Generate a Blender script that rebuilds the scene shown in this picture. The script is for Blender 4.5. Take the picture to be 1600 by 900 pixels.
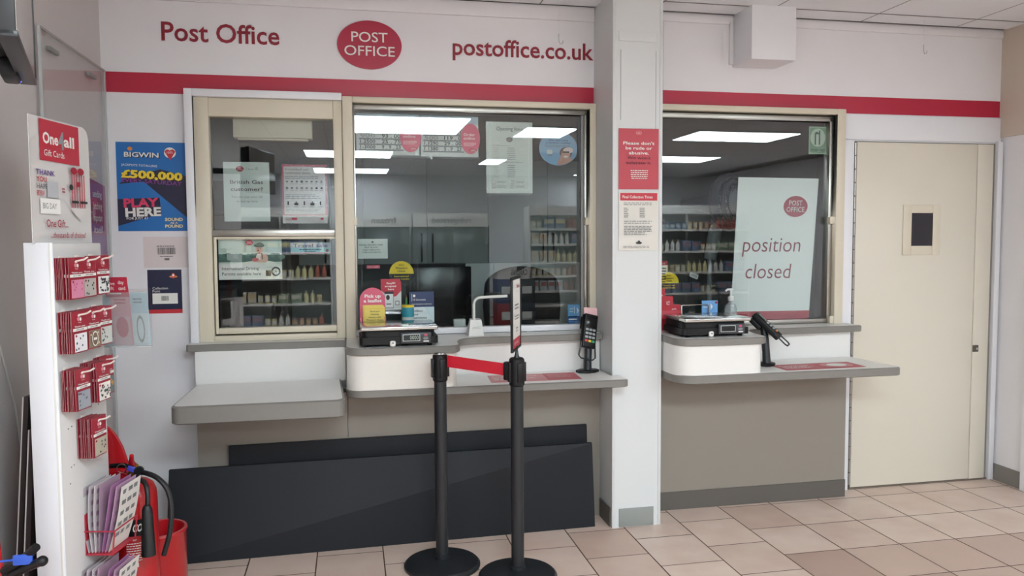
import bpy, bmesh, math, random
from mathutils import Vector, Matrix
for _o in list(bpy.data.objects): bpy.data.objects.remove(_o)
SC = bpy.context.scene
COL = SC.collection
PI = math.pi
random.seed(7)

# ------------------------------------------------------------------ camera, world, exposure
YAW, PITCH, ROLL, FPX = 0.2002, 0.06098, 0.0058, 1237.14
_f = Vector((math.sin(YAW)*math.cos(PITCH), math.cos(YAW)*math.cos(PITCH), -math.sin(PITCH)))
_r = Vector((math.cos(YAW), -math.sin(YAW), 0)); _d = _f.cross(_r)
_r2 = math.cos(ROLL)*_r + math.sin(ROLL)*_d; _d2 = -math.sin(ROLL)*_r + math.cos(ROLL)*_d
cam = bpy.data.cameras.new('camera'); camo = bpy.data.objects.new('camera', cam); COL.objects.link(camo)
camo.matrix_world = Matrix(((_r2.x, -_d2.x, -_f.x, 0), (_r2.y, -_d2.y, -_f.y, -4.25), (_r2.z, -_d2.z, -_f.z, 1.5), (0, 0, 0, 1)))
cam.sensor_width = 36; cam.lens = FPX/1600*36; cam.clip_start = .02
SC.camera = camo
w = bpy.data.worlds.new('world'); SC.world = w; w.use_nodes = True
w.node_tree.nodes['Background'].inputs[0].default_value = (.5, .5, .5, 1)
w.node_tree.nodes['Background'].inputs[1].default_value = .3
LAMP = 15.0
SC.view_settings.view_transform = 'Standard'; SC.view_settings.look = 'None'
SC.view_settings.exposure = 1.18; SC.view_settings.gamma = 1; SC.view_settings.use_curve_mapping = False
SC.cycles.max_bounces = 8; SC.cycles.transparent_max_bounces = 24; SC.cycles.caustics_reflective = False
SC.cycles.use_denoising = True

# ------------------------------------------------------------------ materials
def lin(h):
    h = h.lstrip('#'); c = [int(h[i:i+2], 16)/255 for i in (0, 2, 4)]
    return tuple(x/12.92 if x <= .04045 else ((x+.055)/1.055)**2.4 for x in c) + (1,)
_mc = {}
def mat(h, rough=.5, metal=0, spec=.5, noise=0, scale=30, coat=0, key='', bump=0):
    k = (h, rough, metal, spec, noise, scale, coat, key, bump)
    if k in _mc: return _mc[k]
    m = bpy.data.materials.new((key or 'paint')+'_'+h.lstrip('#')); m.use_nodes = True
    nt = m.node_tree; b = nt.nodes['Principled BSDF']
    b.inputs['Base Color'].default_value = lin(h); b.inputs['Roughness'].default_value = rough
    b.inputs['Metallic'].default_value = metal; b.inputs['Specular IOR Level'].default_value = spec
    b.inputs['Coat Weight'].default_value = coat; b.inputs['Coat Roughness'].default_value = .08
    if noise or bump:
        tc = nt.nodes.new('ShaderNodeTexCoord'); n = nt.nodes.new('ShaderNodeTexNoise'); n.inputs['Scale'].default_value = scale
        n.inputs['Detail'].default_value = 5
        nt.links.new(tc.outputs['Object'], n.inputs['Vector'])
        if noise:
            mx = nt.nodes.new('ShaderNodeMix'); mx.data_type = 'RGBA'
            c = lin(h); mx.inputs['A'].default_value = tuple(x*(1-noise) for x in c[:3])+(1,)
            mx.inputs['B'].default_value = tuple(min(1, x*(1+noise)) for x in c[:3])+(1,)
            nt.links.new(n.outputs['Fac'], mx.inputs['Factor']); nt.links.new(mx.outputs['Result'], b.inputs['Base Color'])
        if bump:
            bp = nt.nodes.new('ShaderNodeBump'); bp.inputs['Strength'].default_value = bump; bp.inputs['Distance'].default_value = .004
            nt.links.new(n.outputs['Fac'], bp.inputs['Height']); nt.links.new(bp.outputs['Normal'], b.inputs['Normal'])
    _mc[k] = m; return m
def emit(h, s, key='lamp'):
    m = bpy.data.materials.new(key); m.use_nodes = True; nt = m.node_tree
    e = nt.nodes.new('ShaderNodeEmission'); e.inputs[0].default_value = lin(h); e.inputs[1].default_value = s
    nt.links.new(e.outputs[0], nt.nodes['Material Output'].inputs[0]); return m
def glass(key, tint, ior, bump=0, rough=0.0, body=0):
    m = bpy.data.materials.new(key); m.use_nodes = True; nt = m.node_tree; N = nt.nodes; L = nt.links
    t = N.new('ShaderNodeBsdfTransparent'); t.inputs[0].default_value = lin(tint)
    g = N.new('ShaderNodeBsdfAnisotropic') if False else N.new('ShaderNodeBsdfGlossy'); g.inputs['Roughness'].default_value = rough
    fr = N.new('ShaderNodeFresnel'); fr.inputs[0].default_value = ior
    ge = N.new('ShaderNodeNewGeometry'); inv = N.new('ShaderNodeMath'); inv.operation = 'SUBTRACT'; inv.inputs[0].default_value = 1
    mu = N.new('ShaderNodeMath'); mu.operation = 'MULTIPLY'; mx = N.new('ShaderNodeMixShader')
    L.new(ge.outputs['Backfacing'], inv.inputs[1]); L.new(fr.outputs[0], mu.inputs[0]); L.new(inv.outputs[0], mu.inputs[1])
    src = t
    if body:
        df = N.new('ShaderNodeBsdfDiffuse'); df.inputs[0].default_value = (.8, .82, .82, 1)
        mb = N.new('ShaderNodeMixShader'); mb.inputs[0].default_value = body
        L.new(t.outputs[0], mb.inputs[1]); L.new(df.outputs[0], mb.inputs[2]); src = mb
    L.new(mu.outputs[0], mx.inputs[0]); L.new(src.outputs[0], mx.inputs[1]); L.new(g.outputs[0], mx.inputs[2])
    if bump:
        tc = N.new('ShaderNodeTexCoord'); n = N.new('ShaderNodeTexNoise'); n.inputs['Scale'].default_value = 14; n.inputs['Distortion'].default_value = 2.5
        bp = N.new('ShaderNodeBump'); bp.inputs['Strength'].default_value = bump; bp.inputs['Distance'].default_value = .02
        L.new(tc.outputs['Object'], n.inputs['Vector']); L.new(n.outputs['Fac'], bp.inputs['Height']); L.new(bp.outputs['Normal'], g.inputs['Normal'])
    L.new(mx.outputs[0], N['Material Output'].inputs[0]); return m

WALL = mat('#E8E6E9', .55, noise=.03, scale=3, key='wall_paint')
WALLD = mat('#CFC9C7', .6, noise=.03, scale=3, key='shaded_wall_paint')  # darker copy of the wall paint; the side wall's shade is in the colour
TAN = mat('#CDBEB0', .6, key='tan_paint')
PILM = mat('#D6D8D8', .4, key='pillar_white')
TRIM = mat('#E6E6EA', .4, key='white_trim')
WHITE = mat('#E7E5E2', .35, noise=.015, scale=60, key='white_laminate')
CREAM = mat('#D8CFBB', .4, noise=.02, scale=5, key='cream_frame')
DOORM = mat('#DCD5C6', .42, noise=.02, scale=3, key='door_cream')
RED = mat('#B41F3D', .35, noise=.05, scale=4, key='red_vinyl')
REDTXT = mat('#8E1C2E', .5, key='red_letter')
GREYE = mat('#7F7B76', .45, noise=.04, scale=40, key='grey_edging')
PANELB = mat('#8D857C', .5, noise=.02, scale=4, key='counter_panel')
SKIRT = mat('#5E5954', .5, key='skirting')
SKIRT2 = mat('#8F928F', .5, key='pale_skirting')
SILVER = mat('#B5B2AB', .3, 1, key='aluminium')
STEEL = mat('#C9C9C7', .16, 1, key='steel')
BLACK = mat('#0D0D0F', .45, spec=.35, key='black_plastic')
BLACKG = mat('#101114', .2, key='black_gloss')
CHAR = mat('#1E2125', .38, noise=.04, scale=9, key='charcoal')
PANELD = mat('#15171D', .55, spec=.3, noise=.08, scale=5, key='dark_board')
GREY = mat('#8A8A88', .5, key='grey')
DARK = mat('#2A2A2C', .6, key='dark')
PAPER = mat('#E9E7E2', .45, key='paper')
INK = mat('#2B2A2C', .5, key='ink'); INKG = mat('#77777A', .5, key='grey_ink'); INKR = mat('#A3273C', .5, key='red_ink')
GLASS = glass('window_glass', '#F3F7F6', 2.05)
ACRYL = glass('clear_acrylic', '#FBFBFB', 1.5)
FILM = glass('clear_film', '#FDFDFD', 1.45, bump=.35, rough=.06, body=.02)
BLIST = glass('clear_blister', '#F2F5F6', 1.5, bump=.3, rough=.05, body=.12)

# ------------------------------------------------------------------ object helpers
def wl(o):
    v = Vector(o.location)
    while o.parent: o = o.parent; v += Vector(o.location)
    return v
class MB:
    def __init__(s): s.bm = bmesh.new(); s.mats = []
    def mi(s, m):
        if m not in s.mats: s.mats.append(m)
        return s.mats.index(m)
    def raw(s, vs, fs, m, M=None):
        i = s.mi(m); V = [s.bm.verts.new(M @ Vector(v) if M else v) for v in vs]
        out = []
        for f in fs:
            try: q = s.bm.faces.new([V[k] for k in f])
            except ValueError: continue
            q.material_index = i; out.append(q)
        return V, out
    def box(s, x0, x1, y0, y1, z0, z1, m, bev=0, M=None, seg=2):
        vs = [(x, y, z) for z in (z0, z1) for y in (y0, y1) for x in (x0, x1)]
        V, F = s.raw(vs, [(0, 2, 3, 1), (4, 5, 7, 6), (0, 1, 5, 4), (2, 6, 7, 3), (0, 4, 6, 2), (1, 3, 7, 5)], m, M)
        if bev:
            E = list({e for f in F for e in f.edges})
            bmesh.ops.bevel(s.bm, geom=E, offset=bev, segments=seg, profile=.5, affect='EDGES', material=-1)
        return s
    def prism(s, pts, z0, z1, m, ms=None, M=None, lip=0, cap=True, side=True):
        n = len(pts); P = [Vector((p[0], p[1])) for p in pts]
        def ins(d):
            out = []
            for i in range(n):
                a = (P[i]-P[i-1]); b = (P[(i+1) % n]-P[i]); a.normalize(); b.normalize()
                t = (a+b); t = t.normalized() if t.length > 1e-6 else a
                nn = Vector((-t.y, t.x)); c = max(.4, nn.dot(Vector((-a.y, a.x)))); out.append(P[i]+nn*(d/c))
            return out
        ms = ms or m
        if side:
            if lip: rings = [(ins(lip), z0), (P, z0+lip*.6), (P, z1-lip*.6), (ins(lip), z1)]
            else: rings = [(P, z0), (P, z1)]
            vs = [(q.x, q.y, z) for R, z in rings for q in R]
            fs = [(k*n+i, k*n+(i+1) % n, (k+1)*n+(i+1) % n, (k+1)*n+i) for k in range(len(rings)-1) for i in range(n)]
            s.raw(vs, fs, ms, M)
        if cap:
            I = ins(lip) if lip else P
            s.raw([(q.x, q.y, z1) for q in I], [tuple(range(n))], m, M)
            s.raw([(q.x, q.y, z0) for q in I], [tuple(reversed(range(n)))], m, M)
        return s
    def tube(s, pts, r, m, seg=10, M=None, cap=True):
        P = [Vector(p) for p in pts]; n = len(P); R = r if isinstance(r, (list, tuple)) else [r]*n
        T = [(P[min(i+1, n-1)]-P[max(i-1, 0)]).normalized() for i in range(n)]
        up = Vector((0, 0, 1)) if abs(T[0].z) < .9 else Vector((1, 0, 0))
        N = (up - T[0]*up.dot(T[0])).normalized(); vs = []
        for i in range(n):
            N = (N - T[i]*N.dot(T[i])).normalized(); B = T[i].cross(N)
            for k in range(seg):
                a = 2*PI*k/seg; vs.append(P[i]+(N*math.cos(a)+B*math.sin(a))*R[i])
        fs = [(i*seg+k, i*seg+(k+1) % seg, (i+1)*seg+(k+1) % seg, (i+1)*seg+k) for i in range(n-1) for k in range(seg)]
        if cap: fs += [tuple(reversed(range(seg))), tuple((n-1)*seg+k for k in range(seg))]
        s.raw(vs, fs, m, M); return s
    def lathe(s, prof, m, c=(0, 0, 0), seg=32, M=None):
        vs = []; c = Vector(c)
        for r, z in prof:
            for k in range(seg):
                a = 2*PI*k/seg; vs.append(c+Vector((r*math.cos(a), r*math.sin(a), z)))
        fs = [(i*seg+k, i*seg+(k+1) % seg, (i+1)*seg+(k+1) % seg, (i+1)*seg+k) for i in range(len(prof)-1) for k in range(seg)]
        if prof[0][0] > 1e-5: fs.append(tuple(reversed(range(seg))))
        if prof[-1][0] > 1e-5: fs.append(tuple((len(prof)-1)*seg+k for k in range(seg)))
        s.raw(vs, fs, m, M); return s
    def ball(s, c, r, m, M=None, seg=16):
        rr = r if isinstance(r, (tuple, list)) else (r, r, r); n = seg//2
        vs = [(c[0]+rr[0]*math.sin(PI*i/n)*math.cos(2*PI*k/seg), c[1]+rr[1]*math.sin(PI*i/n)*math.sin(2*PI*k/seg), c[2]-rr[2]*math.cos(PI*i/n)) for i in range(n+1) for k in range(seg)]
        fs = [(i*seg+k, i*seg+(k+1) % seg, (i+1)*seg+(k+1) % seg, (i+1)*seg+k) for i in range(n) for k in range(seg)]
        s.raw(vs, fs, m, M); return s
    def me(s, name, off=None, smooth=35):
        bmesh.ops.remove_doubles(s.bm, verts=s.bm.verts, dist=1e-6)
        if off is not None: bmesh.ops.translate(s.bm, verts=s.bm.verts, vec=-off)
        me = bpy.data.meshes.new(name); s.bm.to_mesh(me); s.bm.free()
        for m in s.mats: me.materials.append(m)
        if smooth:
            me.shade_smooth(); me.set_sharp_from_angle(angle=math.radians(smooth))
        return me
def obj(name, mb, parent=None, local=False, smooth=35):
    if parent is None:
        vs = [v.co for v in mb.bm.verts]
        base = Vector(((min(v.x for v in vs)+max(v.x for v in vs))/2, (min(v.y for v in vs)+max(v.y for v in vs))/2, min(v.z for v in vs)))
        o = bpy.data.objects.new(name, mb.me(name, base, smooth)); o.location = base
    else:
        o = bpy.data.objects.new(name, mb.me(name, None, smooth)); o.parent = parent
        o.location = (0, 0, 0) if local else -wl(parent)
    COL.objects.link(o); return o
def tag(o, label, cat, group=None):
    o['label'] = label; o['category'] = cat
    if group: o['group'] = group
    return o
def thing(name, label, cat, loc=(0, 0, 0), rz=0, group=None):
    o = bpy.data.objects.new(name, None); COL.objects.link(o); o.empty_display_size = .05
    o.location = loc; o.rotation_euler = (0, 0, rz); return tag(o, label, cat, group)
def structure(name, mb=None, parent=None, smooth=35):
    if mb is None:
        o = bpy.data.objects.new(name, None); COL.objects.link(o); o.empty_display_size = .05
    else: o = obj(name, mb, parent, smooth=smooth)
    if parent is None: o['kind'] = 'structure'
    return o
def dup(src, loc, rz=None, label=None, group=None):
    r = src.copy(); COL.objects.link(r); r.location = loc
    if rz is not None: r.rotation_euler = (0, 0, rz)
    if label: r['label'] = label
    if group: r['group'] = group
    for ch in list(src.children):
        c = ch.copy(); COL.objects.link(c); c.parent = r
        for g in ch.children:
            d = g.copy(); COL.objects.link(d); d.parent = c
    return r
def arc(cx, cy, r, a0, a1, n=8):
    return [(cx+r*math.cos(math.radians(a0+(a1-a0)*i/n)), cy+r*math.sin(math.radians(a0+(a1-a0)*i/n))) for i in range(n+1)]
def rrect(x0, x1, y0, y1, r, n=6):
    return arc(x1-r, y0+r, r, -90, 0, n)+arc(x1-r, y1-r, r, 0, 90, n)+arc(x0+r, y1-r, r, 90, 180, n)+arc(x0+r, y0+r, r, 180, 270, n)

_tc = {}
def text_geo(t, bold=0, res=2):
    k = (t, bold, res)
    if k not in _tc:
        cu = bpy.data.curves.new('t', 'FONT'); cu.body = t; cu.resolution_u = res; cu.offset = bold; cu.fill_mode = 'FRONT'
        o = bpy.data.objects.new('t', cu); me = bpy.data.meshes.new_from_object(o)
        vs = [(v.co.x, v.co.y) for v in me.vertices]; fs = [tuple(p.vertices) for p in me.polygons]
        bpy.data.objects.remove(o); bpy.data.curves.remove(cu); bpy.data.meshes.remove(me)
        _tc[k] = (vs, fs)
    return _tc[k]
CAP = .69
class Sheet:
    """a flat printed sheet: u to the right, v up, printed side along u x v; fractions of the sheet for places"""
    def __init__(s, o, w, h, base, u=(1, 0, 0), v=(0, 0, 1), t=.0012, shape=None, nobase=False):
        s.o, s.w, s.h, s.t = Vector(o), w, h, t; s.u, s.v = Vector(u).normalized(), Vector(v).normalized(); s.n = s.u.cross(s.v)
        s.mb = MB(); s.k = 0
        if not nobase:
            pts = shape or [(0, 0), (1, 0), (1, 1), (0, 1)]; n = len(pts)
            vs = [s.pt(a, b, -t) for a, b in pts]+[s.pt(a, b, 0) for a, b in pts]
            s.mb.raw(vs, [tuple(range(n, 2*n)), tuple(reversed(range(n)))]+[(i, (i+1) % n, n+(i+1) % n, n+i) for i in range(n)], base)
    def pt(s, a, b, z): return s.o+s.u*(a*s.w)+s.v*(b*s.h)+s.n*(z+s.t)
    def lay(s): s.k += 1; return .0003*s.k
    def poly(s, pts, m, z=None):
        z = s.lay() if z is None else z
        s.mb.raw([s.pt(a, b, z) for a, b in pts], [tuple(range(len(pts)))], m); return s
    def rect(s, a0, b0, a1, b1, m): return s.poly([(a0, b0), (a1, b0), (a1, b1), (a0, b1)], m)
    def ell(s, a, b, ra, rb, m, n=28, a0=0, a1=360):
        return s.poly([(a+ra*math.cos(math.radians(a0+(a1-a0)*i/n)), b+rb*math.sin(math.radians(a0+(a1-a0)*i/n))) for i in range(n if a1-a0 == 360 else n+1)], m)
    def text(s, t, a, b, hgt, m, w=None, al='l', bold=0, shear=0, rot=0, z=None, res=2):
        vs, fs = text_geo(t, bold, res)
        if not vs: return s
        z = s.lay() if z is None else z
        x0, x1 = min(v[0] for v in vs), max(v[0] for v in vs); sy = hgt*s.h/CAP; sx = (w*s.w/(x1-x0)) if w else sy
        W = (x1-x0)*sx; off = {'l': 0, 'c': -W/2, 'r': -W}[al]; c, sn = math.cos(rot), math.sin(rot); out = []
        for x, y in vs:
            X = (x-x0)*sx+off+shear*y*sy; Y = y*sy; X, Y = X*c-Y*sn, X*sn+Y*c
            out.append(s.pt(a+X/s.w, b+Y/s.h, z))
        s.mb.raw(out, fs, m); return s
    def lines(s, a0, a1, b1, b0, n, m, th=.4, ragged=.25, seed=1, al='l'):
        rnd = random.Random(seed); z = s.lay(); st = (b1-b0)/n; d = st*th
        for i in range(n):
            b = b1-(i+.5)*st; W = (a1-a0)*(1-rnd.random()*ragged); A = a0 if al == 'l' else (a0+a1-W)/2; x = A
            while x < A+W:
                q = min((a1-a0)*rnd.uniform(.05, .16), A+W-x); s.poly([(x, b-d/2), (x+q, b-d/2), (x+q, b+d/2), (x, b+d/2)], m, z); x += q+(a1-a0)*.025
        return s
    def oval(s, a, b, ra, rb, red=None, txt=None, words=True):
        s.ell(a, b, ra, rb, red or RED, 40)
        if words:
            s.text('POST', a, b+rb*.10, rb*.46, txt or PAPER, w=ra*1.10, al='c', bold=.005); s.text('OFFICE', a, b-rb*.52, rb*.46, txt or PAPER, w=ra*1.5, al='c', bold=.005)
        else: s.text('POST', a, b+rb*.08, rb*.4, PAPER, w=ra*1.0, al='c'); s.text('OFFICE', a, b-rb*.45, rb*.4, PAPER, w=ra*1.4, al='c')
        return s
    def barcode(s, a0, a1, b0, b1, m, seed=3):
        rnd = random.Random(seed); x = a0; z = s.lay()
        while x < a1:
            q = (a1-a0)*rnd.choice((.012, .012, .024, .03)); s.poly([(x, b0), (min(a1, x+q), b0), (min(a1, x+q), b1), (x, b1)], m, z); x += q+(a1-a0)*rnd.choice((.012, .012, .024))
        return s
    def wrap(s, cx, cy, R, a_mid):
        """bend the sheet round a vertical cylinder: u becomes arc length"""
        for vtx in s.mb.bm.verts:
            p = vtx.co-s.o; u = p.dot(s.u)-s.w/2; zz = p.dot(s.v); d = p.dot(s.n); a = a_mid+u/R
            vtx.co = Vector((cx+(R+d)*math.cos(a), cy+(R+d)*math.sin(a), s.o.z+zz))
        return s
    def put(s, name, parent=None, label=None, cat=None, group=None, local=False):
        o = obj(name, s.mb, parent, local, smooth=0)
        if label: tag(o, label, cat, group)
        return o
def wsheet(x0, x1, z0, z1, y, base, **k): return Sheet((x0, y, z0), x1-x0, z1-z0, base, **k)

# ------------------------------------------------------------------ THE SETTING
def tile_mat():
    m = bpy.data.materials.new('floor_tile'); m.use_nodes = True; nt = m.node_tree; N = nt.nodes; L = nt.links; b = N['Principled BSDF']
    g = N.new('ShaderNodeNewGeometry'); r = N.new('ShaderNodeValToRGB'); r.color_ramp.interpolation = 'LINEAR'
    e = r.color_ramp.elements; e[0].color = lin('#C9AE9F'); e[1].color = lin('#DAC3B5'); e.new(.25).color = lin('#D2BCAF')
    n = N.new('ShaderNodeTexNoise'); n.inputs['Scale'].default_value = 5; n.inputs['Detail'].default_value = 8; tc = N.new('ShaderNodeTexCoord')
    mx = N.new('ShaderNodeMix'); mx.data_type = 'RGBA'; mx.blend_type = 'OVERLAY'; mx.inputs['Factor'].default_value = .25
    L.new(g.outputs['Random Per Island'], r.inputs[0]); L.new(tc.outputs['Object'], n.inputs['Vector']); L.new(r.outputs[0], mx.inputs['A']); L.new(n.outputs['Fac'], mx.inputs['B'])
    L.new(mx.outputs['Result'], b.inputs['Base Color']); b.inputs['Roughness'].default_value = .42; return m
TILE = tile_mat(); GROUT = mat('#54402F', .8, key='grout'); TILEM = mat('#C0A698', .42, noise=.06, scale=5, key='mid_tile'); TILED = mat('#B2978A', .45, noise=.06, scale=5, key='dark_tile')
fl = MB(); fl.raw([(-6, -11.2, -.003), (7.2, -11.2, -.003), (7.2, 2.3, -.003), (-6, 2.3, -.003)], [(0, 1, 2, 3)], GROUT)
offs = {}
for c in range(-16, 19):
    x0 = 1.99+.3105*c
    oy = -.235 if c >= 0 else {-1: -.40, -2: -.57, -3: -.755, -4: -.592, -5: -.432, -6: -.617, -7: -.455, -8: -.64}.get(c, -.49 if c % 2 else -.64)
    for k in range(-2, 33):
        y1 = oy-.335*k
        if y1 > .4 or y1 < -10.9: continue
        dk = (c, k) in ((0, 2), (0, 3), (1, 3)); md = c >= 1 and k >= 2
        fl.raw([(x0+.003, y1-.3325, 0), (x0+.3075, y1-.3325, 0), (x0+.3075, y1-.0028, 0), (x0+.003, y1-.0028, 0)], [(0, 1, 2, 3)], TILED if dk else TILEM if md else TILE)
structure('floor', fl, smooth=0)

CEILT = mat('#E8EAEE', .8, noise=.05, scale=120, key='ceiling_tile'); CGRID = mat('#8E8886', .7, key='ceiling_grid')
ce = MB(); ce.raw([(-6, -11.2, 2.745), (7.2, -11.2, 2.745), (7.2, 2.3, 2.745), (-6, 2.3, 2.745)], [(3, 2, 1, 0)], CGRID)
for c in range(-14, 8):
    for k in range(-1, 20):
        x0 = 2.895+.632*c; y1 = -.268-.6*(k-1)
        if k == 0: y0_, y1_ = -.262, -.105
        elif k < 0: continue
        else: y0_, y1_ = y1-.594, y1
        if x0 > 6.6: continue
        ce.raw([(x0+.004, y0_, 2.74), (x0+.628, y0_, 2.74), (x0+.628, y1_-.006, 2.74), (x0+.004, y1_-.006, 2.74)], [(3, 2, 1, 0)], CEILT)
structure('ceiling', ce, smooth=0)

wb = MB(); Y0, Y1 = -.08, .04
for x0, x1, z0, z1 in ((-1.3, -.745, 0, 2.745), (-.745, 4.0, 2.215, 2.745), (-.745, 2.80, 0, .965), (1.305, 1.57, .965, 2.215), (2.80, 2.885, 0, 2.215), (2.885, 3.85, 2.062, 2.215), (3.85, 4.0, 0, 2.215)):
    wb.box(x0, x1, Y0, Y1, z0, z1, WALL)
structure('wall_back', wb, smooth=0)
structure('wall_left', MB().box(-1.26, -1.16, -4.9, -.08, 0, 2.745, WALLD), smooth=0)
structure('wall_right', MB().box(3.885, 4.0, -1.1, -.08, 0, 2.1, WALL).box(3.872, 4.0, -1.1, -.08, 2.1, 2.745, TAN), smooth=0)
structure('wall_front', MB().box(-6, 7.2, -11.2, -11.1, 0, 2.745, WALL), smooth=0)
structure('wall_shop_left', MB().box(-6.1, -6, -11.2, -4.9, 0, 2.745, WALL).box(-6, -1.26, -4.9, -4.8, 0, 2.745, WALL), smooth=0)
structure('wall_shop_right', MB().box(7.1, 7.2, -11.2, -1.1, 0, 2.745, WALL).box(4.0, 7.2, -1.1, -1.0, 0, 2.745, WALL), smooth=0)
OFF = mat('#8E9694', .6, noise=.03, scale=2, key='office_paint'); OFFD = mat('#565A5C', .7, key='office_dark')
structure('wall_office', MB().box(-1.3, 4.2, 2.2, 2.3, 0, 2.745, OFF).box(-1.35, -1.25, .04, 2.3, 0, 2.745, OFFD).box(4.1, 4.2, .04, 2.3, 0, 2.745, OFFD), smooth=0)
pil = MB().box(1.305, 1.567, -.40, -.08, 0, 2.745, PILM)
for x in (1.303, 1.553): pil.box(x, x+.017, -.403, -.385, 0, 2.745, PILM, .002)
pil.box(1.335, 1.533, -.404, -.4, 2.493, 2.54, PILM, .0015).box(1.345, 1.347, -.4015, -.4, 2.1, 2.45, GREY).box(1.5325, 1.534, -.4015, -.4, 1.9, 2.45, GREY)
structure('wall_pillar', pil)
structure('baseboard_pillar', MB().box(1.342, 1.53, -.407, -.4, 0.004, .1, SKIRT2, .001).box(1.297, 1.303, -.38, -.21, 0, .1, SKIRT))
structure('baseboard_left', MB().box(-1.15, -.76, -.092, -.08, 0, .1, SKIRT))
structure('baseboard_right', MB().box(3.875, 3.885, -.325, -.09, 0, .1, GREYE).box(3.86, 3.886, -.36, -.325, 0, 2.1, TRIM))
structure('trim_1', MB().box(-1.139, 1.303, -.083, -.08, 2.221, 2.318, RED).box(1.57, 3.868, -.083, -.08, 2.221, 2.318, RED))
structure('trim_2', MB().box(-1.16, 1.303, -.098, -.08, 2.665, 2.74, WALL, .004).box(1.57, 3.872, -.092, -.08, 2.69, 2.74, WALL, .004).box(1.7, 1.704, -.0825, -.08, 2.32, 2.69, WALLD))
structure('trim_3', MB().box(-.78, -.742, -.14, -.08, 1.0, 2.24, TRIM, .002).box(-.742, -.033, -.14, -.08, 2.204, 2.24, TRIM, .002))
structure('trim_4', MB().box(2.803, 2.872, -.108, -.08, 0, 2.066, TRIM, .003).box(3.838, 3.872, -.115, -.08, 0, 2.075, TRIM, .003).box(2.803, 3.872, -.09, -.08, 2.07, 2.215, TRIM, .002))
bx = MB().box(2.113, 2.373, -.30, -.08, 2.456, 2.742, TRIM, .004)
bx.box(2.09, 2.113, -.10, -.08, 2.47, 2.70, WALL, .002)
structure('trim_5', bx)

# windows -----------------------------------------------------------
def pane(x0, x1, z0, z1, parent, y=-.074):
    p = MB().box(x0, x1, y, y+.006, z0, z1, GLASS); return obj('window_pane', p, parent, smooth=0)
w1 = structure('window_1')
obj('window_frame', MB().box(-.742, -.673, -.115, -.02, 1.0, 2.204, CREAM, .003).box(-.077, -.033, -.115, -.02, 1.0, 2.204, CREAM, .003)
    .box(-.673, -.077, -.11, -.02, 2.113, 2.204, CREAM, .003).box(-.673, -.077, -.12, -.02, 1.0, 1.028, CREAM, .003), w1)
obj('transom', MB().box(-.673, -.077, -.098, -.03, 1.524, 1.556, SILVER, .003), w1)
sash = MB().box(-.668, -.653, -.1, -.05, 1.036, 1.522, CREAM, .002).box(-.0775, -.077, -.1, -.05, 1.036, 1.522, CREAM)
sash.box(-.653, -.0775, -.1, -.05, 1.036, 1.066, CREAM, .002).box(-.653, -.0775, -.1, -.05, 1.509, 1.522, CREAM, .002)
obj('sash', sash, w1)
pane(-.675, -.075, 1.55, 2.116, w1); pane(-.655, -.075, 1.06, 1.512, w1)
w2 = structure('window_2')
obj('window_frame', MB().box(-.031, .02, -.13, -.02, 1.0, 2.226, CREAM, .003).box(1.268, 1.303, -.13, -.02, 1.0, 2.226, CREAM, .003).box(.02, 1.268, -.13, -.02, 2.196, 2.226, CREAM, .003), w2)
obj('sliding_track', MB().box(.02, 1.262, -.1, -.04, 2.168, 2.192, SILVER, .002).box(.02, .03, -.095, -.04, 1.036, 2.168, SILVER, .001).box(1.247, 1.262, -.1, -.04, 1.036, 2.168, SILVER, .002)
    .box(1.23, 1.247, -.09, -.06, 1.036, 2.168, GREY, .002).box(.02, 1.262, -.09, -.03, 1.004, 1.036, TRIM, .003), w2)
obj('latch', MB().box(.015, .034, -.125, -.09, 1.578, 1.617, CREAM, .003), w2); obj('latch', MB().box(1.245, 1.268, -.125, -.09, 1.576, 1.616, CREAM, .003), w2)
pane(.025, 1.25, 1.03, 2.17, w2)
w3 = structure('window_3')
obj('window_frame', MB().box(2.746, 2.80, -.13, -.02, 1.0, 2.236, CREAM, .003).box(1.57, 2.746, -.13, -.02, 2.204, 2.236, CREAM, .003), w3)
obj('sliding_track', MB().box(1.57, 2.742, -.1, -.04, 2.168, 2.196, SILVER, .002).box(2.716, 2.742, -.1, -.04, 1.03, 2.168, SILVER, .002).box(1.57, 2.742, -.1, -.03, 1.004, 1.03, SILVER, .003), w3)
obj('latch', MB().box(2.712, 2.748, -.125, -.09, 1.58, 1.622, CREAM, .003), w3); obj('latch', MB().box(2.722, 2.752, -.125, -.09, 1.003, 1.045, CREAM, .003), w3)
pane(1.57, 2.72, 1.02, 2.17, w3)

# door --------------------------------------------------------------
d1 = structure('door_1')
obj('door_panel', MB().box(2.894, 3.705, -.1, -.06, .012, 2.056, DOORM, .002), d1)
obj('edge_plate', MB().box(3.707, 3.815, -.104, -.06, .012, 2.056, DOORM, .002), d1)
hp = MB().box(2.874, 2.892, -.098, -.07, .01, 2.056, mat('#6E6A66', .35, .8, key='hinge'))
for i in range(26): hp.tube([(2.884, -.1, .03+i*.078), (2.884, -.1, .1+i*.078)], .0055, SILVER, 8)
obj('hinge', hp, d1)
vf = MB().box(3.206, 3.263, -.106, -.1, 1.395, 1.692, CREAM, .002).box(3.407, 3.457, -.106, -.1, 1.395, 1.692, CREAM, .002).box(3.263, 3.407, -.106, -.1, 1.395, 1.449, CREAM, .002).box(3.263, 3.407, -.106, -.1, 1.644, 1.692, CREAM, .002)
obj('vision_frame', vf, d1); obj('door_pane', MB().box(3.263, 3.407, -.1025, -.1005, 1.449, 1.644, mat('#2B2930', .08, key='dark_pane')), d1)
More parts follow.
